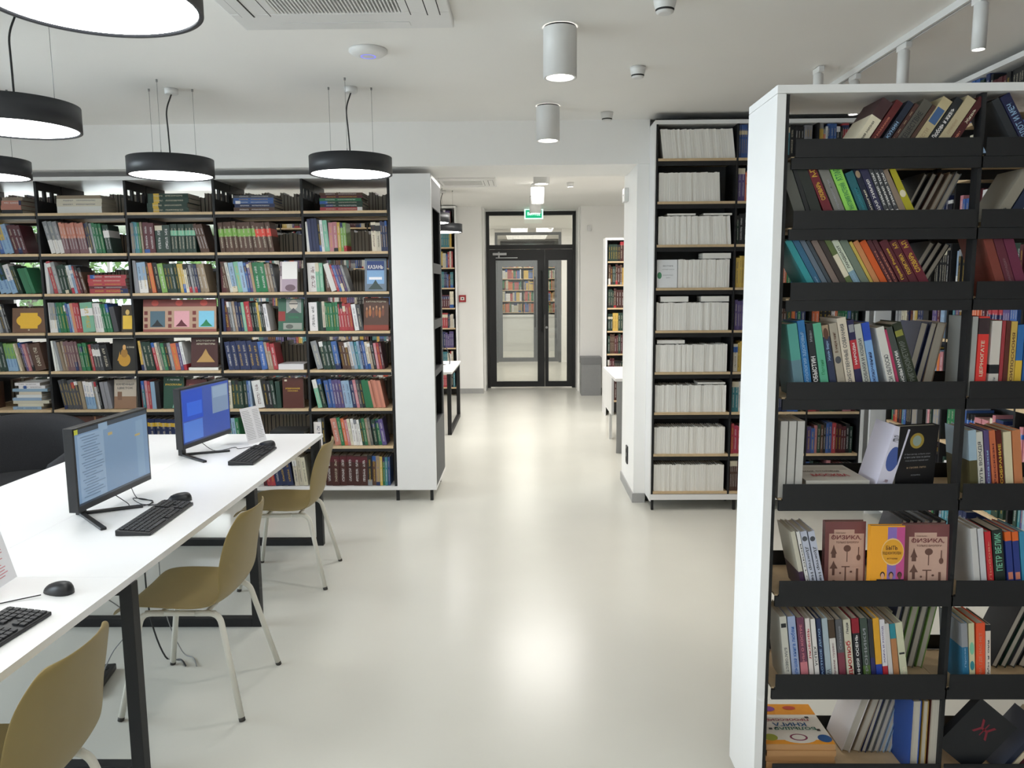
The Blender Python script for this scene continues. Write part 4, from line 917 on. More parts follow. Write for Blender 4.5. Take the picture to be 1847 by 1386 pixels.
cover('yellow and violet cover with three cartoon heads, between two pink textbooks', GRP, Vector((P.x, NY+.0075, P.z)), .103, .212, .022, 'f0a52a', 3, 0,
      [('r', .5, .04, .26, .94, '8a6fb8'), ('r', .76, .04, .24, .94, 'c2508c'), ('o', .32, .42, .66, .4, 'e8c080'), ('o', .34, .44, .62, .36, 'e0a02c'), ('r', .2, .04, .8, .18, '22242c'),
       ('o', .3, .24, .14, .09, '3a2c28'), ('o', .55, .24, .14, .09, '3a2c28'), ('o', .8, .24, .14, .09, '3a2c28'), ('o', .32, .22, .1, .09, 'd8a080'), ('o', .57, .22, .1, .09, 'c08a70'), ('o', .82, .22, .1, .09, '6a4030')],
      [('БЫТЬ', .62, .68, .34, .06, '5a3a20'), ('ПОД КОНТРОЛЕМ', .62, .6, .54, .05, '5a3a20'), ('истории', .64, .52, .3, .03, '8a5a20'), ('ПРАВДИВЫЕ ИСТОРИИ', .6, .13, .7, .03, 'w')])
# stack of big orange-edged books in the bottom tray
z0 = NZ[7]+.001
for k in range(5):
    top = k == 4
    a = aty(1388, 1345, NY+.03)
    pr = [('r', 0, 0, 1, 1, 'e8e4dc'), ('r', .0, .72, 1, .28, 'f0a030'), ('r', 0, 0, 1, .1, 'f0a030'), ('o', .28, .02, .5, .26, 'ece8e0'), ('o', .4, .08, .26, .16, '8a3a5a'), ('o', .43, .1, .2, .12, 'ece8e0'), ('o', .02, .08, .2, .16, 'a8b040'), ('o', .8, .04, .2, .18, '2f5f9c'),
          ('o', .2, .8, .22, .14, '8a4a9a'), ('o', .55, .84, .2, .1, 'c8503c'), ('r', .08, .66, .05, .04, 'k'), ('r', .8, .62, .06, .04, 'k'), ('r', .16, .34, .05, .04, 'k'), ('r', .86, .3, .05, .05, 'k')] if top else ()
    tx = [('БОЛЬШАЯ', .55, .36, .62, .07, '2f6a5a', PI), ('КНИГА', .5, .46, .5, .09, '2a5a8c', PI), ('ПРОФЕССИЙ', .5, .57, .66, .07, 'a03a4a', PI)] if top else []
    flat_top(('orange and white picture book lying cover up on top of the bottom-tray stack' if top else 'orange picture book lying flat, %s from the bottom of the bottom-tray stack' % ORD[k]),
             Vector((.762+.002*(k % 2), NY+.02+.003*(k % 3), z0+k*.0195)), .218, .235, .0192, 'b5885a', tx, pr)

for z in LBZ:
    fill(LBX[0]+.03, LBX[1]-.02, LBY+.022, z, 'kfedmnrvwybtgc', .2, .24); fill(LBX[1]+.03, -4.24, LBY+.022, z, 'kfedmnrvwybtgc', .2, .24)
# ---- far shelves seen through the passage (joined with the other far books)
def far_case(label, x0, x1, y0, y1, z1, zs, pal, side=WHITE, lean=0, front_x0=None):
    o = thing('bookcase', label, 'bookcase', (x0, y0, 0))
    def fp(n, mt, a0, a1, b0, b1, c0, c1): return box(n, mt, a0-x0, a1-x0, b0-y0, b1-y0, c0, c1, o)
    fp('side_panel', side, x0, x0+.02, y0, y1, 0, z1); fp('side_panel', side, x1-.02, x1, y0, y1, 0, z1)
    fp('top_board', side, x0+.02, x1-.02, y0, y1, z1-.03, z1); fp('back_panel', DGREY, x0+.02, x1-.02, y1-.015, y1, 0, z1-.03)
    nb = max(1, round((x1-x0)/.7)); bw = (x1-x0-.04)/nb
    for i in range(nb+1): 
        u = x0+.02+i*bw; fp('upright', BLACK, max(u-.008, x0+.0201), min(u+.008, x1-.0201), y0+.002, y1-.016, .0, z1-.031)
    for z in zs:
        for i in range(nb):
            fp('shelf', WOOD, x0+.03+i*bw, x0+.01+(i+1)*bw, y0+.001, y1-.016, z-.02, z)
            fill(x0+.04+i*bw, x0+(i+1)*bw-.01, y0+.015, z, pal, .2, .26, lean, min(.16, y1-y0-.04))
    return o
ZF = [2.62, 2.31, 2.0, 1.69, 1.38, 1.07, .76, .45, .14]
far_case('full-height bookcase against the back wall, its end beside the red call point', -4.4, -1.02, 11.95, 12.235, 2.93, ZF, 'rbnwcytvdk')
far_case('white-framed bookcase of dark volumes beyond the service desk', 1.07, 2.2, 10.07, 10.37, 2.32, [2.02, 1.72, 1.42, 1.12, .82, .5, .2], 'ffMMmkyd')
far_case('bookcase of leaning books seen through both glass doors', -.6, 1.2, 20.9, 21.2, 2.9, [2.5, 2.2, 1.9, 1.6, 1.3, 1.0], 'yocrhbwe', BLACK)
o = thing('counter', 'low white counter in front of the bookcase beyond both doors', 'counter', (-.6, 20.2, 0))
MB().box(0, 1.7, 0, .5, .9, .94).build('countertop', WHITE, o); MB().box(.02, 1.68, .03, .47, 0, .8995).build('body', WHITE, o)

# ---- build the queue: the 300 that show largest are things of their own
QUEUE.sort(key=lambda q: -q[0])
for i, (s, b, ms) in enumerate(QUEUE):
    if i < 325 or ms is None: b()
    else: ms()
o = MASS.build('book_rows'); tag(o, 'many mixed books filling the remaining shelves of every bookcase', 'books', None, 'stuff')

# ================================================================ DESKS
TX0, TX1, TY0, TY1 = -2.62, -1.350, .9, 5.07
desk = thing('computer_desk', 'long white bench desk with black loop legs carrying the computers', 'desk', (TX1, TY1, 0))
def dpart(n, mt, x0, x1, y0, y1, z0, z1, bevel=0): return box(n, mt, x0-TX1, x1-TX1, y0-TY1, y1-TY1, z0, z1, desk, bevel)
XS = -1.962
for (a, b) in ((TX0, XS-.0004), (XS+.0004, TX1)):
    for (c, d) in ((TY0, 2.5046), (2.5054, TY1)):
        if b < -1.9 and False: pass
        dpart('desktop', DESKW, a, b, c, d, .716, .74)
for y in (1.28, 2.5, 3.715, 4.95):
    u = MB(); x0, x1 = TX0-TX1+.01, .006; yy = y-TY1; t = .045; ww = .045
    u.box(x1-t, x1, yy, yy+ww, 0, .7155); u.box(x0, x0+t, yy, yy+ww, 0, .7155)
    u.box(x0+t, x1-t, yy, yy+ww, 0, .045); u.box(x0+t, x1-t, yy, yy+ww, .675, .7155)
    u.build('leg_frame', BLACK, desk, .002)
dpart('rail', BLACK, -2.0, -1.96, 1.0, 4.9, .66, .674)

# ---- chairs
def chair(label, X, Y, rz):
    r = thing('chair', label, 'chair', (X, Y, 0), rz, 'olive chairs at the computer desk')
    # local +x = back of the chair, -x = front
    prof = [(-.272, .412), (-.262, .43), (-.232, .441), (-.15, .447), (-.04, .443), (.05, .437), (.12, .442), (.165, .462), (.192, .50), (.208, .56), (.222, .63), (.238, .695), (.254, .757), (.266, .808), (.27, .826)]
    wid = [.18, .2, .212, .222, .228, .228, .222, .215, .212, .218, .222, .218, .205, .175, .13]
    n = 12; vs = []; fs = []
    for i, (x, z) in enumerate(prof):
        back = max(0, min(1, (i-6)/4))
        for j in range(n+1):
            u = -1+2*j/n; y = wid[i]*u
            e = abs(u)**2.4
            vs.append((x-.045*e*back*(1 if i < 13 else .7), y, z+.028*e*(1-back)*(0.2 if i < 2 else 1)))
    for i in range(len(prof)-1):
        for j in range(n): fs.append((i*(n+1)+j, i*(n+1)+j+1, (i+1)*(n+1)+j+1, (i+1)*(n+1)+j))
    o = MB().add(vs, fs, True).build('seat_shell', OLIVE, r)
    md = o.modifiers.new('t', 'SOLIDIFY'); md.thickness = .006; md.offset = 0
    md = o.modifiers.new('s', 'SUBSURF'); md.levels = 1; md.render_levels = 2
    for s in (-1, 1):
        fr, re, tf, tr = (-.245, s*.232, .0), (.245, s*.232, .0), (-.165, s*.165, .422), (.15, s*.165, .422)
        def pt(a, b, t): return tuple(a[i]+(b[i]-a[i])*t for i in range(3))
        full = rounded([fr, tf, tr, re], .05, 6)
        MB().tube([pt(tf, tr, .05), pt(tf, tr, .95)], .0115, 10).build('seat_rail', CHROMEW, r)
        for a, b, c in ((fr, tf, tr), (re, tr, tf)):
            MB().tube(rounded([pt(a, b, .03), b, pt(b, c, .3)], .06, 6), .0122, 10).build('leg', CHROMEW, r)
            MB().tube([a, pt(a, b, .035)], .0125, 10).build('foot_cap', RUBBER, r)
    MB().tube([(-.09, -.165, .418), (-.09, .165, .418)], .009, 8).build('cross_rail', CHROMEW, r)
    MB().tube([(.09, -.165, .418), (.09, .165, .418)], .009, 8).build('cross_rail', CHROMEW, r)
    return r
chair('olive plastic chair on white legs nearest the camera, its back under the near desk edge', -1.385, 1.84, 0)
chair('olive plastic chair on white legs between the nearer and middle black desk legs', -1.376, 3.095, 0)
chair('olive plastic chair on white legs at the desk end by the bookcase', -1.395, 4.42, math.radians(3))
# ---- monitors
def monitor(label, L, R, zb, h, feet, apex, kind):
    d = Vector((R[0]-L[0], R[1]-L[1], 0)); w = d.length; ang = math.atan2(d.y, d.x)
    r = thing('monitor', label, 'monitor', (L[0], L[1], .74), ang)
    zz = zb-.74; T = math.radians(3)
    # local x along the screen, -y towards the user
    body = MB().box(0, w, 0, .042, zz, zz+h).box(.06, w-.06, .042, .06, zz+.03, zz+h-.05).build('casing', DKPL, r, .002)
    sw, sh, x0, z0 = w-.02, h-.035, .01, zz+.025
    def scr(n, c, a, b, c0, c1, k):
        e = -.0006-.0003*k
        o = MB().add([(x0+a*sw, e, z0+c0*sh), (x0+b*sw, e, z0+c0*sh), (x0+b*sw, e, z0+c1*sh), (x0+a*sw, e, z0+c1*sh)], [(0, 1, 2, 3)])
        return o.build(n, mat('screen_'+c, c, .25, emit=.26, spec=.5), body)
    if kind == 0:
        scr('screen', '7793b3', 0, 1, 0, 1, 0); scr('screen_area', '37424f', 0, 1, .94, 1, 1); scr('screen_area', '88a2bd', .3, .42, .9, 1, 2)
        scr('screen_area', '8ba4bf', .03, .36, .02, .92, 1); scr('screen_area', '7f9bb8', .82, .93, .05, .88, 1); scr('screen_area', 'b0a070', .42, .48, .8, .84, 2); scr('screen_area', '37424f', 0, 1, 0, .03, 2)
        scr('screen_area', 'b0a070', .8, .88, .66, .69, 2)
        b = MB()
        for k in range(22):
            a = .06+.02*(k % 3); e = a+random.uniform(.14, .27); zc = .88-.038*k
            b.add([(x0+a*sw, -.0022, z0+zc*sh), (x0+e*sw, -.0022, z0+zc*sh), (x0+e*sw, -.0022, z0+(zc+.009)*sh), (x0+a*sw, -.0022, z0+(zc+.009)*sh)], [(0, 1, 2, 3)])
        b.build('screen_text', mat('screen_text', '5c7590', .3, emit=.26), body)
        box('sticker', mat('sticker', 'd8dc4a', .5, noise=.02), .006, .03, -.003, -.0026, zz+h-.028, zz+h-.008, body)
    else:
        scr('screen', '3350a8', 0, 1, 0, 1, 0); scr('screen_area', '1a4ac0', .02, .42, .42, .97, 1); scr('screen_area', '2a62d8', .1, .4, .5, .75, 2); scr('screen_area', '4a78d0', .02, .4, .04, .4, 1)
        scr('screen_area', '7a90b0', .62, .98, .42, .95, 1); scr('screen_area', '8aa0bc', .64, .96, .72, .93, 2); scr('screen_area', '2a3a6a', 0, 1, 0, .03, 2)
    I = r.matrix_basis.inverted()
    Mw = Matrix.Translation((L[0], L[1], .74)) @ Matrix.Rotation(ang, 4, 'Z'); Iw = Mw.inverted()
    ap = Iw @ Vector((apex[0], apex[1], .74))
    st = MB()
    mid = Vector((ap.x, ap.y, 0))
    st.box(-.02, .02, -.012, .012, .004, zz+h*.45, Matrix.Translation((ap.x, max(ap.y, .06), 0)))
    st.box(ap.x-.03, ap.x+.03, .061, max(ap.y, .06)-.012, zz+h*.3, zz+h*.45)
    st.build('stand_neck', DKPL, r)
    for f in feet:
        q = Iw @ Vector((f[0], f[1], .74)); v = Vector((q.x-ap.x, q.y-ap.y, 0)); a = math.atan2(v.y, v.x)
        MB().box(0, v.length, -.012, .012, 0, .012).build('stand_foot', DKPL, r, .003, Matrix.Translation((ap.x, ap.y, 0)) @ Matrix.Rotation(a, 4, 'Z'))
    return r
monitor('black monitor showing a pale web page, on the nearer part of the desk', (-1.838, 3.055), (-1.808, 3.62), .80, .353, [(-1.717, 3.016), (-1.719, 3.348)], (-1.935, 3.235), 0)
monitor('black monitor showing a blue desktop, nearer the bookcase', (-1.94, 4.27), (-1.86, 4.79), .803, .35, [(-1.799, 4.224), (-1.768, 4.516)], (-2.01, 4.41), 1)
# cables on the desk
def cable(name, label, pts, r, m=DKPL, cat='cable'):
    out = []
    P = [Vector(p) for p in pts]
    for i in range(len(P)-1):
        p0, p1, p2, p3 = P[max(i-1, 0)], P[i], P[i+1], P[min(i+2, len(P)-1)]
        for k in range(6):
            t = k/6; out.append(.5*((2*p1)+(-p0+p2)*t+(2*p0-5*p1+4*p2-p3)*t*t+(-p0+3*p1-3*p2+p3)*t**3))
    out.append(P[-1])
    return tag(MB().tube(out, r, 6).build(name, m), label, cat)
cable('cable', 'tangled black cable behind the nearer monitor stand', [(-1.84, 3.34, .8), (-1.80, 3.37, .752), (-1.76, 3.33, .744), (-1.70, 3.40, .744), (-1.76, 3.46, .744), (-1.80, 3.42, .76), (-1.74, 3.38, .744), (-1.66, 3.37, .744), (-1.637, 3.36, .745)], .0022)
cable('cable', 'thin black cable looping between the nearer monitor and its mouse', [(-1.85, 3.5, .80), (-1.80, 3.46, .75), (-1.72, 3.44, .744), (-1.70, 3.36, .744), (-1.66, 3.40, .744), (-1.645, 3.455, .75)], .002)
cable('cable', 'thin dark cable running from the farther monitor to its mouse', [(-1.93, 4.5, .80), (-1.86, 4.52, .745), (-1.78, 4.62, .744), (-1.74, 4.58, .744), (-1.68, 4.64, .744), (-1.648, 4.655, .75)], .002)
cable('cable', 'thin dark cable of the mouse at the near desk edge', [(-1.545, 2.33, .75), (-1.60, 2.31, .744), (-1.68, 2.25, .744), (-1.78, 2.2, .744), (-1.9, 2.2, .744)], .002)
cable('cable', 'black power cable hanging under the middle of the desk', [(-1.8, 3.5, .70), (-1.79, 3.46, .5), (-1.76, 3.42, .2), (-1.68, 3.38, .01), (-1.6, 3.36, .006), (-1.55, 3.3, .006)], .004)
cable('cable', 'thin grey cable hanging beside the black one under the desk', [(-1.75, 3.55, .70), (-1.74, 3.5, .45), (-1.70, 3.45, .2), (-1.62, 3.42, .02), (-1.55, 3.38, .005), (-1.5, 3.3, .005)], .0025, MGREY)
cable('cable', 'thin grey cable rising from the power strip to the desk', [(-1.87, 3.2, .035), (-1.83, 3.22, .12), (-1.72, 3.2, .26), (-1.76, 3.15, .36), (-1.85, 3.1, .46), (-1.9, 3.0, .60), (-1.92, 2.98, .70)], .0025, MGREY)
ps = thing('power_strip', 'black power strip lying on the floor under the desk', 'power strip', (-1.87, 3.15, 0), math.radians(100))
MB().box(-.13, .13, -.035, .035, 0, .03).build('body', DKPL, ps, .006)
for k in range(3): MB().lathe([(.018, 0), (.018, .002)], (-.08+.08*k, 0, .03), 14).build('socket', SLOT, ps)

# ---- keyboards and mice
keyme = MB().box(0, .016, 0, .016, 0, .005)
keymesh = None
def keyboard(label, X, Y, rz):
    """X,Y = middle; long side along local x, the user's side at -y"""
    global keymesh
    r = thing('keyboard', label, 'keyboard', (X, Y, .7405), rz, 'black keyboards on the desk')
    vs = [(-.22, -.07, 0), (.22, -.07, 0), (.22, .07, 0), (-.22, .07, 0), (-.22, -.07, .012), (.22, -.07, .012), (.22, .07, .024), (-.22, .07, .024)]
    MB().add(vs, [(0, 3, 2, 1), (4, 5, 6, 7), (0, 1, 5, 4), (1, 2, 6, 5), (2, 3, 7, 6), (3, 0, 4, 7)]).build('case', DKPL, r, .003)
    A = math.atan2(.012, .14)
    for row in range(6):
        y = -.062+row*.0205
        for k in range(21):
            x = -.212+k*.0203
            if k in (15,) or (row in (2, 3) and k in (15, 16, 17) and row == 2): continue
            if row == 0 and k in (4, 5, 7, 8): continue
            if keymesh is None:
                o = keyme.build('key', KEYM, r); keymesh = o.data
            else:
                o = bpy.data.objects.new('key', keymesh); C.objects.link(o); o.parent = r
            sx = 1
            if row == 0 and k == 6: sx = 1
            if row == 0 and k == 3: sx = 6
            o.matrix_local = Matrix.Translation((x, y, .0125+(y+.07)*.0857)) @ Matrix.Rotation(A, 4, 'X') @ Matrix.Diagonal((sx, 1, 1, 1))
    return r
keyboard('black keyboard cut off by the frame, lying at the near end of the desk', -1.515, 1.985, math.radians(86))
keyboard('black keyboard lying in front of the monitor with the web page', -1.567, 3.16, math.radians(92))
keyboard('black keyboard lying in front of the monitor with the blue desktop', -1.575, 4.37, math.radians(91))
def mouse(label, X, Y, rz):
    r = thing('mouse', label, 'mouse', (X, Y, .7405), rz, 'black mice on the desk')
    n = 20; m_ = 7; vs = []; fs = []
    for k in range(m_):
        t = k/(m_-1)*PI/2; z = .036*math.sin(t); s = math.cos(t)**.6 if k < m_-1 else 0.02
        for i in range(n):
            a = 2*PI*i/n; x = .056*math.copysign(abs(math.cos(a))**.8, math.cos(a))*s; y = .031*math.copysign(abs(math.sin(a))**.9, math.sin(a))*s
            vs.append((x-.006*z/.036, y, z*(1-.25*(x/.056))))
    for k in range(m_-1):
        for i in range(n): fs.append((k*n+i, k*n+(i+1) % n, (k+1)*n+(i+1) % n, (k+1)*n+i))
    fs.append(tuple(reversed(range(n)))); fs.append(tuple((m_-1)*n+i for i in range(n)))
    MB().add(vs, fs, True).build('body', DKPL, r)
    MB().tube([(.025, 0, .024), (.042, 0, .017)], .004, 8).build('scroll_wheel', RUBBER, r)
mouse('black mouse lying beside the near paper stand', -1.515, 2.375, math.radians(160))
mouse('black mouse touching the far end of the web-page keyboard', -1.60, 3.455, math.radians(175))
mouse('black mouse beside the standing white leaflet at the desk end', -1.595, 4.66, math.radians(175))
# ---- leaflets
INKR = mat('red_ink', 'd0808a', .7, noise=.02); INKG = mat('grey_ink', 'a8a8ac', .7, noise=.02)
def leaflet(label, pts, h, lean, ink):
    """pts: base polyline (world xy), panels rise leaning by lean (dx,dy)"""
    r = thing('leaflet', label, 'leaflet', (pts[0][0], pts[0][1], .7405))
    for i in range(len(pts)-1):
        a = Vector((pts[i][0]-pts[0][0], pts[i][1]-pts[0][1], 0)); b = Vector((pts[i+1][0]-pts[0][0], pts[i+1][1]-pts[0][1], 0)); up = Vector((lean[0], lean[1], h))
        nrm = (b-a).cross(up).normalized()
        o = MB().add([a, b, b+up, a+up, a-nrm*.0006, b-nrm*.0006, b+up-nrm*.0006, a+up-nrm*.0006], [(0, 1, 2, 3), (7, 6, 5, 4), (0, 4, 5, 1), (1, 5, 6, 2), (2, 6, 7, 3), (3, 7, 4, 0)]).build('sheet', PAPER, r)
        t = MB()
        for k in range(18):
            z = .9-.046*k; e = random.uniform(.7, .9)
            p = [a+(b-a)*.1+up*z, a+(b-a)*e+up*z, a+(b-a)*e+up*(z+.014), a+(b-a)*.1+up*(z+.014)]
            t.add([v+nrm*.0005 for v in p], [(0, 1, 2, 3)]); 
        t.build('printed_lines', ink, o)
    return r
leaflet('white sheet with pink print standing at the edge of the photo', [(-1.725, 2.30), (-1.742, 2.512)], .2, (-.055, .0), INKR)
leaflet('folded white leaflet standing open beside the farther keyboard', [(-1.725, 4.71), (-1.690, 4.80), (-1.662, 4.865)], .225, (-.05, .01), INKG)

# ================================================================ ARMCHAIR
ac = thing('armchair', 'black fabric tub armchair standing between the desk and the bookcase', 'armchair', (-3.45, 5.05, 0))
def tub(ro, ri, n=40):
    vs = []; fs = []; a0, a1 = math.radians(-30), math.radians(250)
    def top(t): return .60+.24*math.sin(PI*min(1, max(0, t)))**.9
    prof_n = 10
    for i in range(n+1):
        t = i/n; a = a0+(a1-a0)*t; H = top(t); c, s = math.cos(a), math.sin(a)
        for (r_, z) in [(ro-.04, .08), (ro, .2), (ro+.01, H-.12), (ro, H-.04), ((ro+ri)/2+.02, H), ((ro+ri)/2-.02, H), (ri, H-.04), (ri-.005, H-.12), (ri, .35), (ri, .08)]:
            vs.append((r_*c, r_*s, z))
    for i in range(n):
        for k in range(prof_n): 
            j = (k+1) % prof_n; fs.append((i*prof_n+k, (i+1)*prof_n+k, (i+1)*prof_n+j, i*prof_n+j))
    fs.append(tuple(range(prof_n))); fs.append(tuple(n*prof_n+k for k in reversed(range(prof_n))))
    return vs, fs
vs, fs = tub(.47, .36)
MB().add(vs, fs, True).build('backrest', FABRIC, ac)
MB().lathe([(.3, .08), (.345, .1), (.352, .36), (.34, .42), (.3, .44), (.1, .448)], n=36).build('seat_cushion', FABRIC, ac)
for a in (45, 135, 225, 315): MB().lathe([(.016, 0), (.02, .0795)], (.26*math.cos(math.radians(a)), .26*math.sin(math.radians(a)), 0), 12).build('leg', BLACK, ac)
ac.scale = (1.05, 1.05, .98)

# ================================================================ LAMPS
def pendant(label, X, Y, zb=2.406, r=.252, H=.105, n=64):
    o = thing('pendant_lamp', label, 'lamp', (X, Y, zb), 0, 'round black pendant lamps')
    MB().lathe([(r-.012, .012), (r-.012, 0), (r, 0), (r, H), (.0, H)], n=n, caps=False).build('shade', LAMPK, o)
    MB().lathe([(r-.013, .006), (r-.013, .012)], n=n, smooth=False).build('diffuser', GLOW, o)
    for a in (35, 155, 275):
        x, y = .6*r*math.cos(math.radians(a)), .6*r*math.sin(math.radians(a))
        MB().tube([(x, y, H), (x, y, HC-zb-.005)], .0012, 6).lathe([(.006, HC-zb-.015), (.006, HC-zb-.001)], (x, y, 0), 10).lathe([(.004, H), (.002, H+.03)], (x, y, 0), 8).build('suspension_wire', STEEL, o)
    L = HC-zb
    MB().tube(rounded([(0, 0, H), (-.012, .02, H+(L-H)*.35), (-.03, .045, H+(L-H)*.7), (0, .07, L-.03)], .1, 6), .0045, 8).build('cord', DKPL, o)
    MB().lathe([(.035, L-.035), (.04, L-.03), (.04, L-.0005)], (0, .07, 0), 24).build('canopy', PLASW, o)
    return o
pendant('round black pendant cut off by the top of the photo, above the near desk', -1.045, 1.965, n=96)
pendant('round black pendant hanging second closest, cut by the photo edge', -2.185, 3.41)
pendant('round black pendant nearest the white end panel of the bookcase', -1.058, 4.87)
pendant('round black pendant between two others in the row before the bookcase', -2.172, 4.86)
pendant('round black pendant at the photo edge in the row before the bookcase', -3.312, 4.82)
pendant('round black pendant beyond the passage, the closer of two', -1.05, 8.6)
pendant('round black pendant beyond the passage, the farther of two', -1.03, 10.1)
def downlight(label, X, Y, zb=2.711, R=.081):
    o = thing('ceiling_downlight', label, 'lamp', (X, Y, zb), 0, 'white cylinder downlights')
    H = HC-zb
    MB().lathe([(R-.014, .01), (R-.014, 0), (R, 0), (R, H-.008)], n=40, caps=False).build('housing', PLASW, o)
    MB().lathe([(R-.006, H-.008), (R-.006, H-.0005)], n=32).build('mounting_ring', SLOT, o)
    MB().lathe([(R-.015, .012), (R-.015, .016)], n=32, smooth=False).build('lens', GLOWW, o)
    l = bpy.data.lights.new('downlight', 'SPOT'); l.energy = LAMP_DOWN; l.spot_size = math.radians(95); l.spot_blend = .8; l.shadow_soft_size = .045; l.color = (1, .96, .90)
    lo = bpy.data.objects.new('downlight_beam', l); C.objects.link(lo); lo.parent = o; lo.location = (0, 0, -.01)
for X, Y, t in ((.185, 3.87, 'the closest one'), (.18, 5.5, 'second, just before the beam'), (.19, 7.8, 'first beyond the beam'), (.185, 9.6, 'second beyond the beam'), (.18, 10.9, 'last, before the glass door')):
    downlight('white cylinder downlight on the ceiling above the aisle, ' + t, X, Y)
tr = thing('track_rail', 'white ceiling track rail with a dark slot above the tray-shelf bookcase', 'track', (1.925, 0, HC))
MB().box(-.018, -.006, 1.4, 5.1, -.034, -.0005).box(.006, .018, 1.4, 5.1, -.034, -.0005).box(-.006, .006, 1.4, 5.1, -.012, -.0005).build('rail', PLASW, tr)
MB().box(-.0058, .0058, 1.4, 5.1, -.02, -.0125).build('slot', SLOT, tr)
def spot(label, X, Y, top, L, tilt=(0, 0)):
    o = thing('track_spotlight', label, 'lamp', (X, Y, top), 0, 'white track spotlights')
    MB().box(-.016, .016, -.05, .05, -.03, 0).build('adapter', PLASW, o, .003)
    R = Matrix.Translation((0, 0, -.03)) @ Matrix.Rotation(math.radians(tilt[0]), 4, 'Y')
    MB().lathe([(.022, 0), (.028, -.006), (.028, -L), (.024, -L), (.024, -L+.006)][::-1], n=28, caps=False, M=R).build('housing', PLASW, o)
    MB().lathe([(.0235, -L+.004), (.0235, -L+.008)], n=24, M=R, smooth=False).build('lens', GLOWW, o)
    l = bpy.data.lights.new('spot', 'SPOT'); l.energy = LAMP_SPOT; l.spot_size = math.radians(70); l.spot_blend = .6; l.shadow_soft_size = .03; l.color = (1, .93, .82)
    lo = bpy.data.objects.new('spot_beam', l); C.objects.link(lo); lo.parent = o; lo.matrix_local = R @ Matrix.Translation((0, 0, -L-.01))
for Y, t in ((3.42, 'with its glaring lens in view'), (4.08, 'middle of three on the rail'), (4.66, 'farthest of three on the rail')):
    spot('white cylinder track spotlight ' + t, 1.925, Y, HC-.035, .19)
spot('small white spotlight seen over the empty end of the top tray', 1.70, 4.62, HC-.003, .15)

# ================================================================ CEILING EQUIPMENT
def cassette(label, x0, x1, y0, y1):
    o = thing('air_conditioner', label, 'air conditioner', ((x0+x1)/2, (y0+y1)/2, HC)); a = (x1-x0)/2; b = (y1-y0)/2
    q = MB(); ga, gb = a*.56, b*.56
    q.box(-a, a, -b, -gb, -.035, -.0005).box(-a, a, gb, b, -.035, -.0005).box(-a, -ga, -gb, gb, -.035, -.0005).box(ga, a, -gb, gb, -.035, -.0005)
    q.build('panel', PLASW, o, .006)
    MB().box(-ga, ga, -gb, gb, -.012, -.0006).build('filter', MGREY, o)
    n = 34
    for k in range(n):
        x = -ga+2*ga*(k+.5)/n
        MB().box(x-.0035, x+.0035, -gb, gb, -.034, -.016).build('slat', PLASW, o)
    for s in (-1, 1):
        MB().box(s*a*.9-.05 if s > 0 else -a*.9-.0, s*a*.9 if s > 0 else -a*.9+.05, -b*.62, b*.62, -.038, -.0355).build('flap', PLASW, o)
        x = s*a*.9; xi = x-s*.052
        MB().box(min(x, xi)-.004, max(x, xi)+.004, -b*.63, b*.63, -.0354, -.0351).build('flap_gap', SLOT, o)
        y = s*b*.9; yi = y-s*.052
        MB().box(-a*.6, a*.6, min(y, yi), max(y, yi), -.038, -.0355).build('flap', PLASW, o)
        MB().box(s*ga*1.14-.002, s*ga*1.14+.002, -gb*1.1, gb*1.1, -.0354, -.035).build('seam', SLOT, o)
    return o
cassette('white cassette air conditioner in the ceiling, closest to the camera', -1.285, -.312, 2.8, 3.755)
cassette('white cassette air conditioner in the ceiling beyond the passage', -1.1, -.3, 8.85, 9.6)
o = thing('access_point', 'white domed wireless access point with a faint blue ring on the ceiling', 'access point', (-.80, 4.19, HC))
MB().lathe([(.05, -.034), (.08, -.026), (.1, -.012), (.1, -.0005)], n=48).build('body', PLASW, o)
MB().lathe([(.04, -.0335), (.038, -.0345), (.034, -.0345), (.034, -.0335)], n=40, caps=False).build('status_ring', mat('ring_light', '6a6cff', .4, emit=1.2), o)
def detector(label, X, Y, r=.045):
    o = thing('smoke_detector', label, 'detector', (X, Y, HC), 0, 'ceiling smoke detectors')
    MB().lathe([(r*.55, -.062), (r*.75, -.056), (r*.95, -.02), (r, -.0005)], n=30).build('body', PLASW, o)
    MB().lathe([(r*.78, -.052), (r*.82, -.044)], n=30, caps=False).build('vent_ring', SLOT, o)
detector('largest white smoke detector, cut by the top of the photo', .622, 3.52, .05)
detector('white smoke detector on the ceiling before the journal cabinet', .66, 4.57)
detector('small white smoke detector closest to the beam', .61, 5.72)
detector('small white smoke detector beyond the beam, the closer one', .58, 7.9)
detector('small white smoke detector beyond the beam, the farther one', .58, 9.5)
# exit sign
GRN = mat('exit_green', '0f9a6c', .4, emit=1.0)
o = thing('exit_sign', 'green lit exit sign hanging above the glass door', 'sign', (.18, 12.5, 2.87))
MB().box(-.15, .15, 0, .03, -.1, .055).build('casing', mat('sign_white', 'd8fff0', .4, emit=.9), o)
MB().box(-.13, .13, -.002, -.0002, -.085, .04).build('panel', GRN, o)
letters('ВЫХОД', mat('sign_letters', 'd8fff0', .4, emit=1.2), Matrix(((1, 0, 0, 0), (0, 0, -1, -.0035), (0, 1, 0, -.022), (0, 0, 0, 1))), .2, .06, o)
MB().tube([(-.1, .015, .055), (-.1, .015, HC-2.87-.001)], .003, 6).build('suspension_wire', STEEL, o); MB().tube([(.1, .015, .055), (.1, .015, HC-2.87-.001)], .003, 6).build('suspension_wire', STEEL, o)
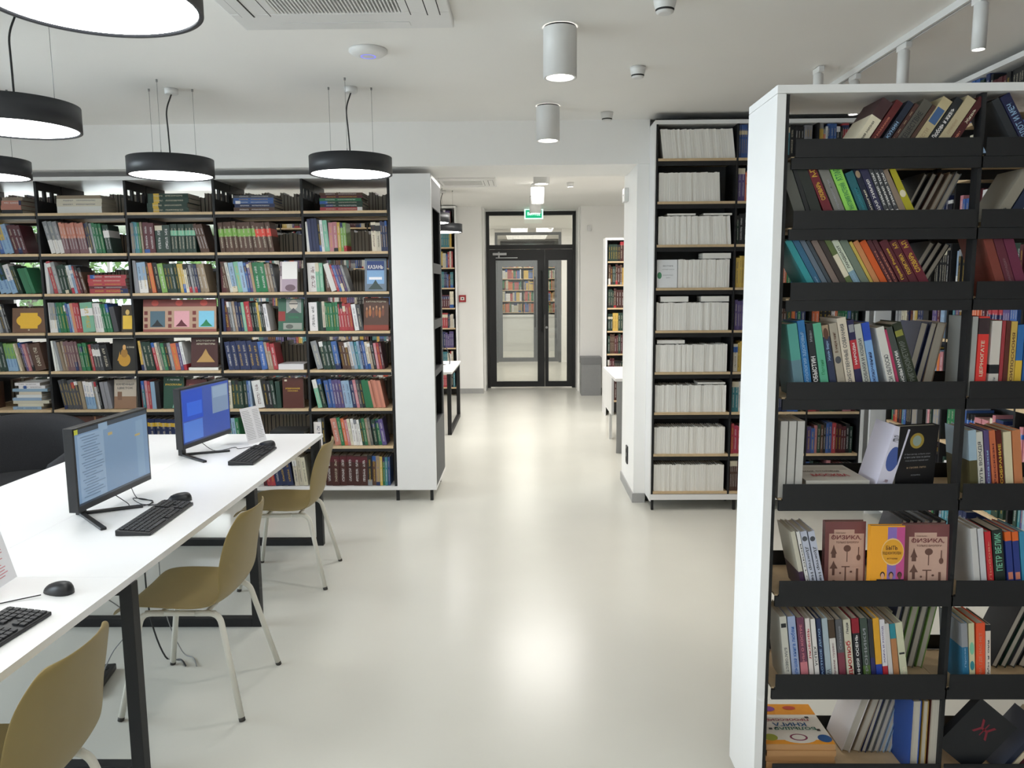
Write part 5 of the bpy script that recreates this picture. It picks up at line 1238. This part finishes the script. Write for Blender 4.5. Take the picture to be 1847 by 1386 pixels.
# wall devices
o = thing('fire_call_point', 'red fire alarm call point on the wall beside the far bookcase', 'alarm', (-.955, 12.25, 1.52))
MB().box(-.055, .055, -.04, -.0005, -.055, .055).build('casing', mat('alarm_red', 'a02a30', .4, noise=.03), o, .005)
MB().box(-.03, .03, -.043, -.0405, -.025, .025).build('break_glass', mat('alarm_white', 'dcd6d2', .4, noise=.02), o); MB().lathe([(.012, 0), (.012, .002)], n=14, M=Matrix.Translation((0, -.0435, 0)) @ Matrix.Rotation(PI/2, 4, 'X')).build('button', mat('alarm_black', '2a2020', .4, noise=.02), o)
o = thing('motion_sensor', 'small white motion sensor on the wall between glass door and dark-volume bookcase', 'sensor', (1.04, 12.25, 2.6)); MB().box(-.03, .03, -.04, -.0005, -.045, .045).build('casing', PLASW, o, .01); MB().box(-.02, .02, -.046, -.0405, -.03, .0).build('lens', FRW, o, .004)
o = thing('wall_box', 'small white plastic box high on the passage side of the pillar', 'box', (.868, 6.5, 2.45)); MB().box(-.035, -.0005, -.07, .07, -.055, .055).build('casing', PLASW, o, .004); MB().box(-.037, -.0352, -.01, .01, -.006, .006).build('indicator', MGREY, o)
for z, yy, t in ((.31, 6.32, 'upper'), (.12, 6.66, 'lower')):
    if t == 'lower': continue
    o = thing('wall_socket', 'black double socket low on the passage side of the pillar', 'socket', (.868, yy, z)); MB().box(-.012, -.0005, -.04, .04, -.075, .075).build('plate', DKPL, o, .003)
    for q_ in (-.035, .035): MB().lathe([(.02, 0), (.02, .002)], n=16, M=Matrix.Translation((-.012, 0, q_)) @ Matrix.Rotation(-PI/2, 4, 'Y')).build('outlet', SLOT, o)
# ================================================================ BEYOND THE PASSAGE
o = thing('side_table', 'white table with a black loop leg standing beyond the bookcase end panel', 'table', (-.82, 8.75, 0))
MB().box(-1.3, 0, 0, 1.32, .716, .74).build('tabletop', DESKW, o, .0015)
for x in (-.06, -1.28):
    MB().box(x, x+.045, .02, .065, 0, .7155).box(x, x+.045, 1.25, 1.295, 0, .7155).box(x, x+.045, .065, 1.25, 0, .045).box(x, x+.045, .065, 1.25, .675, .7155).build('leg_frame', BLACK, o, .002)
cable('cable', 'thin black cable arching on the far white table', [(-1.0, 9.3, .744), (-1.0, 9.4, .9), (-.97, 9.5, .96), (-.94, 9.6, .9), (-.93, 9.65, .744), (-1.0, 9.55, .744), (-1.06, 9.5, .744)], .006)
o = thing('service_desk', 'white service desk with a grey front panel behind the pillar', 'desk', (.93, 7.75, 0))
MB().box(0, 1.3, .0, 1.15, .745, .775).build('desktop', DESKW, o, .0015)
MB().box(.02, .8, .01, .03, 0, .7445).build('front_panel', MGREY, o)
MB().box(.0, .025, .3, 1.1, .35, .7445).build('side_panel', WHITE, o); MB().box(.03, .06, .75, .8, 0, .7445).build('leg', WHITE, o); MB().box(1.25, 1.28, .75, .8, 0, .7445).build('leg', WHITE, o)
o = thing('keyboard', 'black keyboard at the edge of the service desk', 'keyboard', (1.12, 7.9, .7755), math.radians(90)); MB().box(-.1, .2, -.08, .05, 0, .015).build('case', DKPL, o, .003); MB().box(-.09, .19, -.07, .04, .0152, .02).build('keys', KEYM, o)
o = thing('storage_box', 'grey low cabinet with a darker top band beside the glass door', 'cabinet', (.905, 11.93, 0))
MB().box(0, .31, 0, .3, 0, .49).build('body', MGREY, o, .002); MB().box(-.005, .315, -.004, .3, .4905, .6).build('lid', mat('grey_band', '7c7d7f', .5, noise=.03), o, .002)

# ================================================================ OUTSIDE (through the windows)
struct(box('ground', mat('lawn', '6f8a48', .9, noise=.2, nscale=4), -30, 8, 24.2, 60, -.6, -.5)); struct(box('ground_side', mat('lawn', '6f8a48'), -40, -9.3, -10, 60, -.6, -.5))
LEAF = mat('leaf', '7fae52', .7, noise=.3, nscale=9)
def tree(X, Y, h, r, lab, g):
    o = thing('tree', lab, 'tree', (X, Y, -.5), 0, g)
    MB().lathe([(.16, 0), (.12, h*.5), (.06, h*.8)], n=10).build('trunk', mat('bark', '5a4a3a', .9, noise=.2), o)
    b = MB(); rnd = random.Random(int(X*10))
    for _ in range(2600):
        u = Vector((rnd.gauss(0, 1), rnd.gauss(0, 1), rnd.gauss(0, 1))).normalized()*r*(rnd.random()**.4)
        c = Vector((u.x, u.y, h*.62+u.z*.9)); s = rnd.uniform(.08, .17)
        a = Vector((rnd.gauss(0, 1), rnd.gauss(0, 1), rnd.gauss(0, 1))).normalized(); q = a.cross(Vector((0, .3, 1))).normalized()
        b.add([c+a*s, c+q*s*.5, c-a*s, c-q*s*.5], [(0, 1, 2, 3)])
    f = b.build('foliage', LEAF, o); f['kind'] = 'stuff'
tree(-11.2, 17.5, 4.6, 2.2, 'green leafy tree outside the back windows, seen past the shelf tops', 'trees outside the back windows')
tree(-6.5, 17.8, 4.8, 2.0, 'green leafy tree outside the back windows, the one nearer the passage', 'trees outside the back windows')
tree(-16.2, 18.5, 4.8, 2.3, 'green leafy tree outside the back windows, farthest from the passage', 'trees outside the back windows')
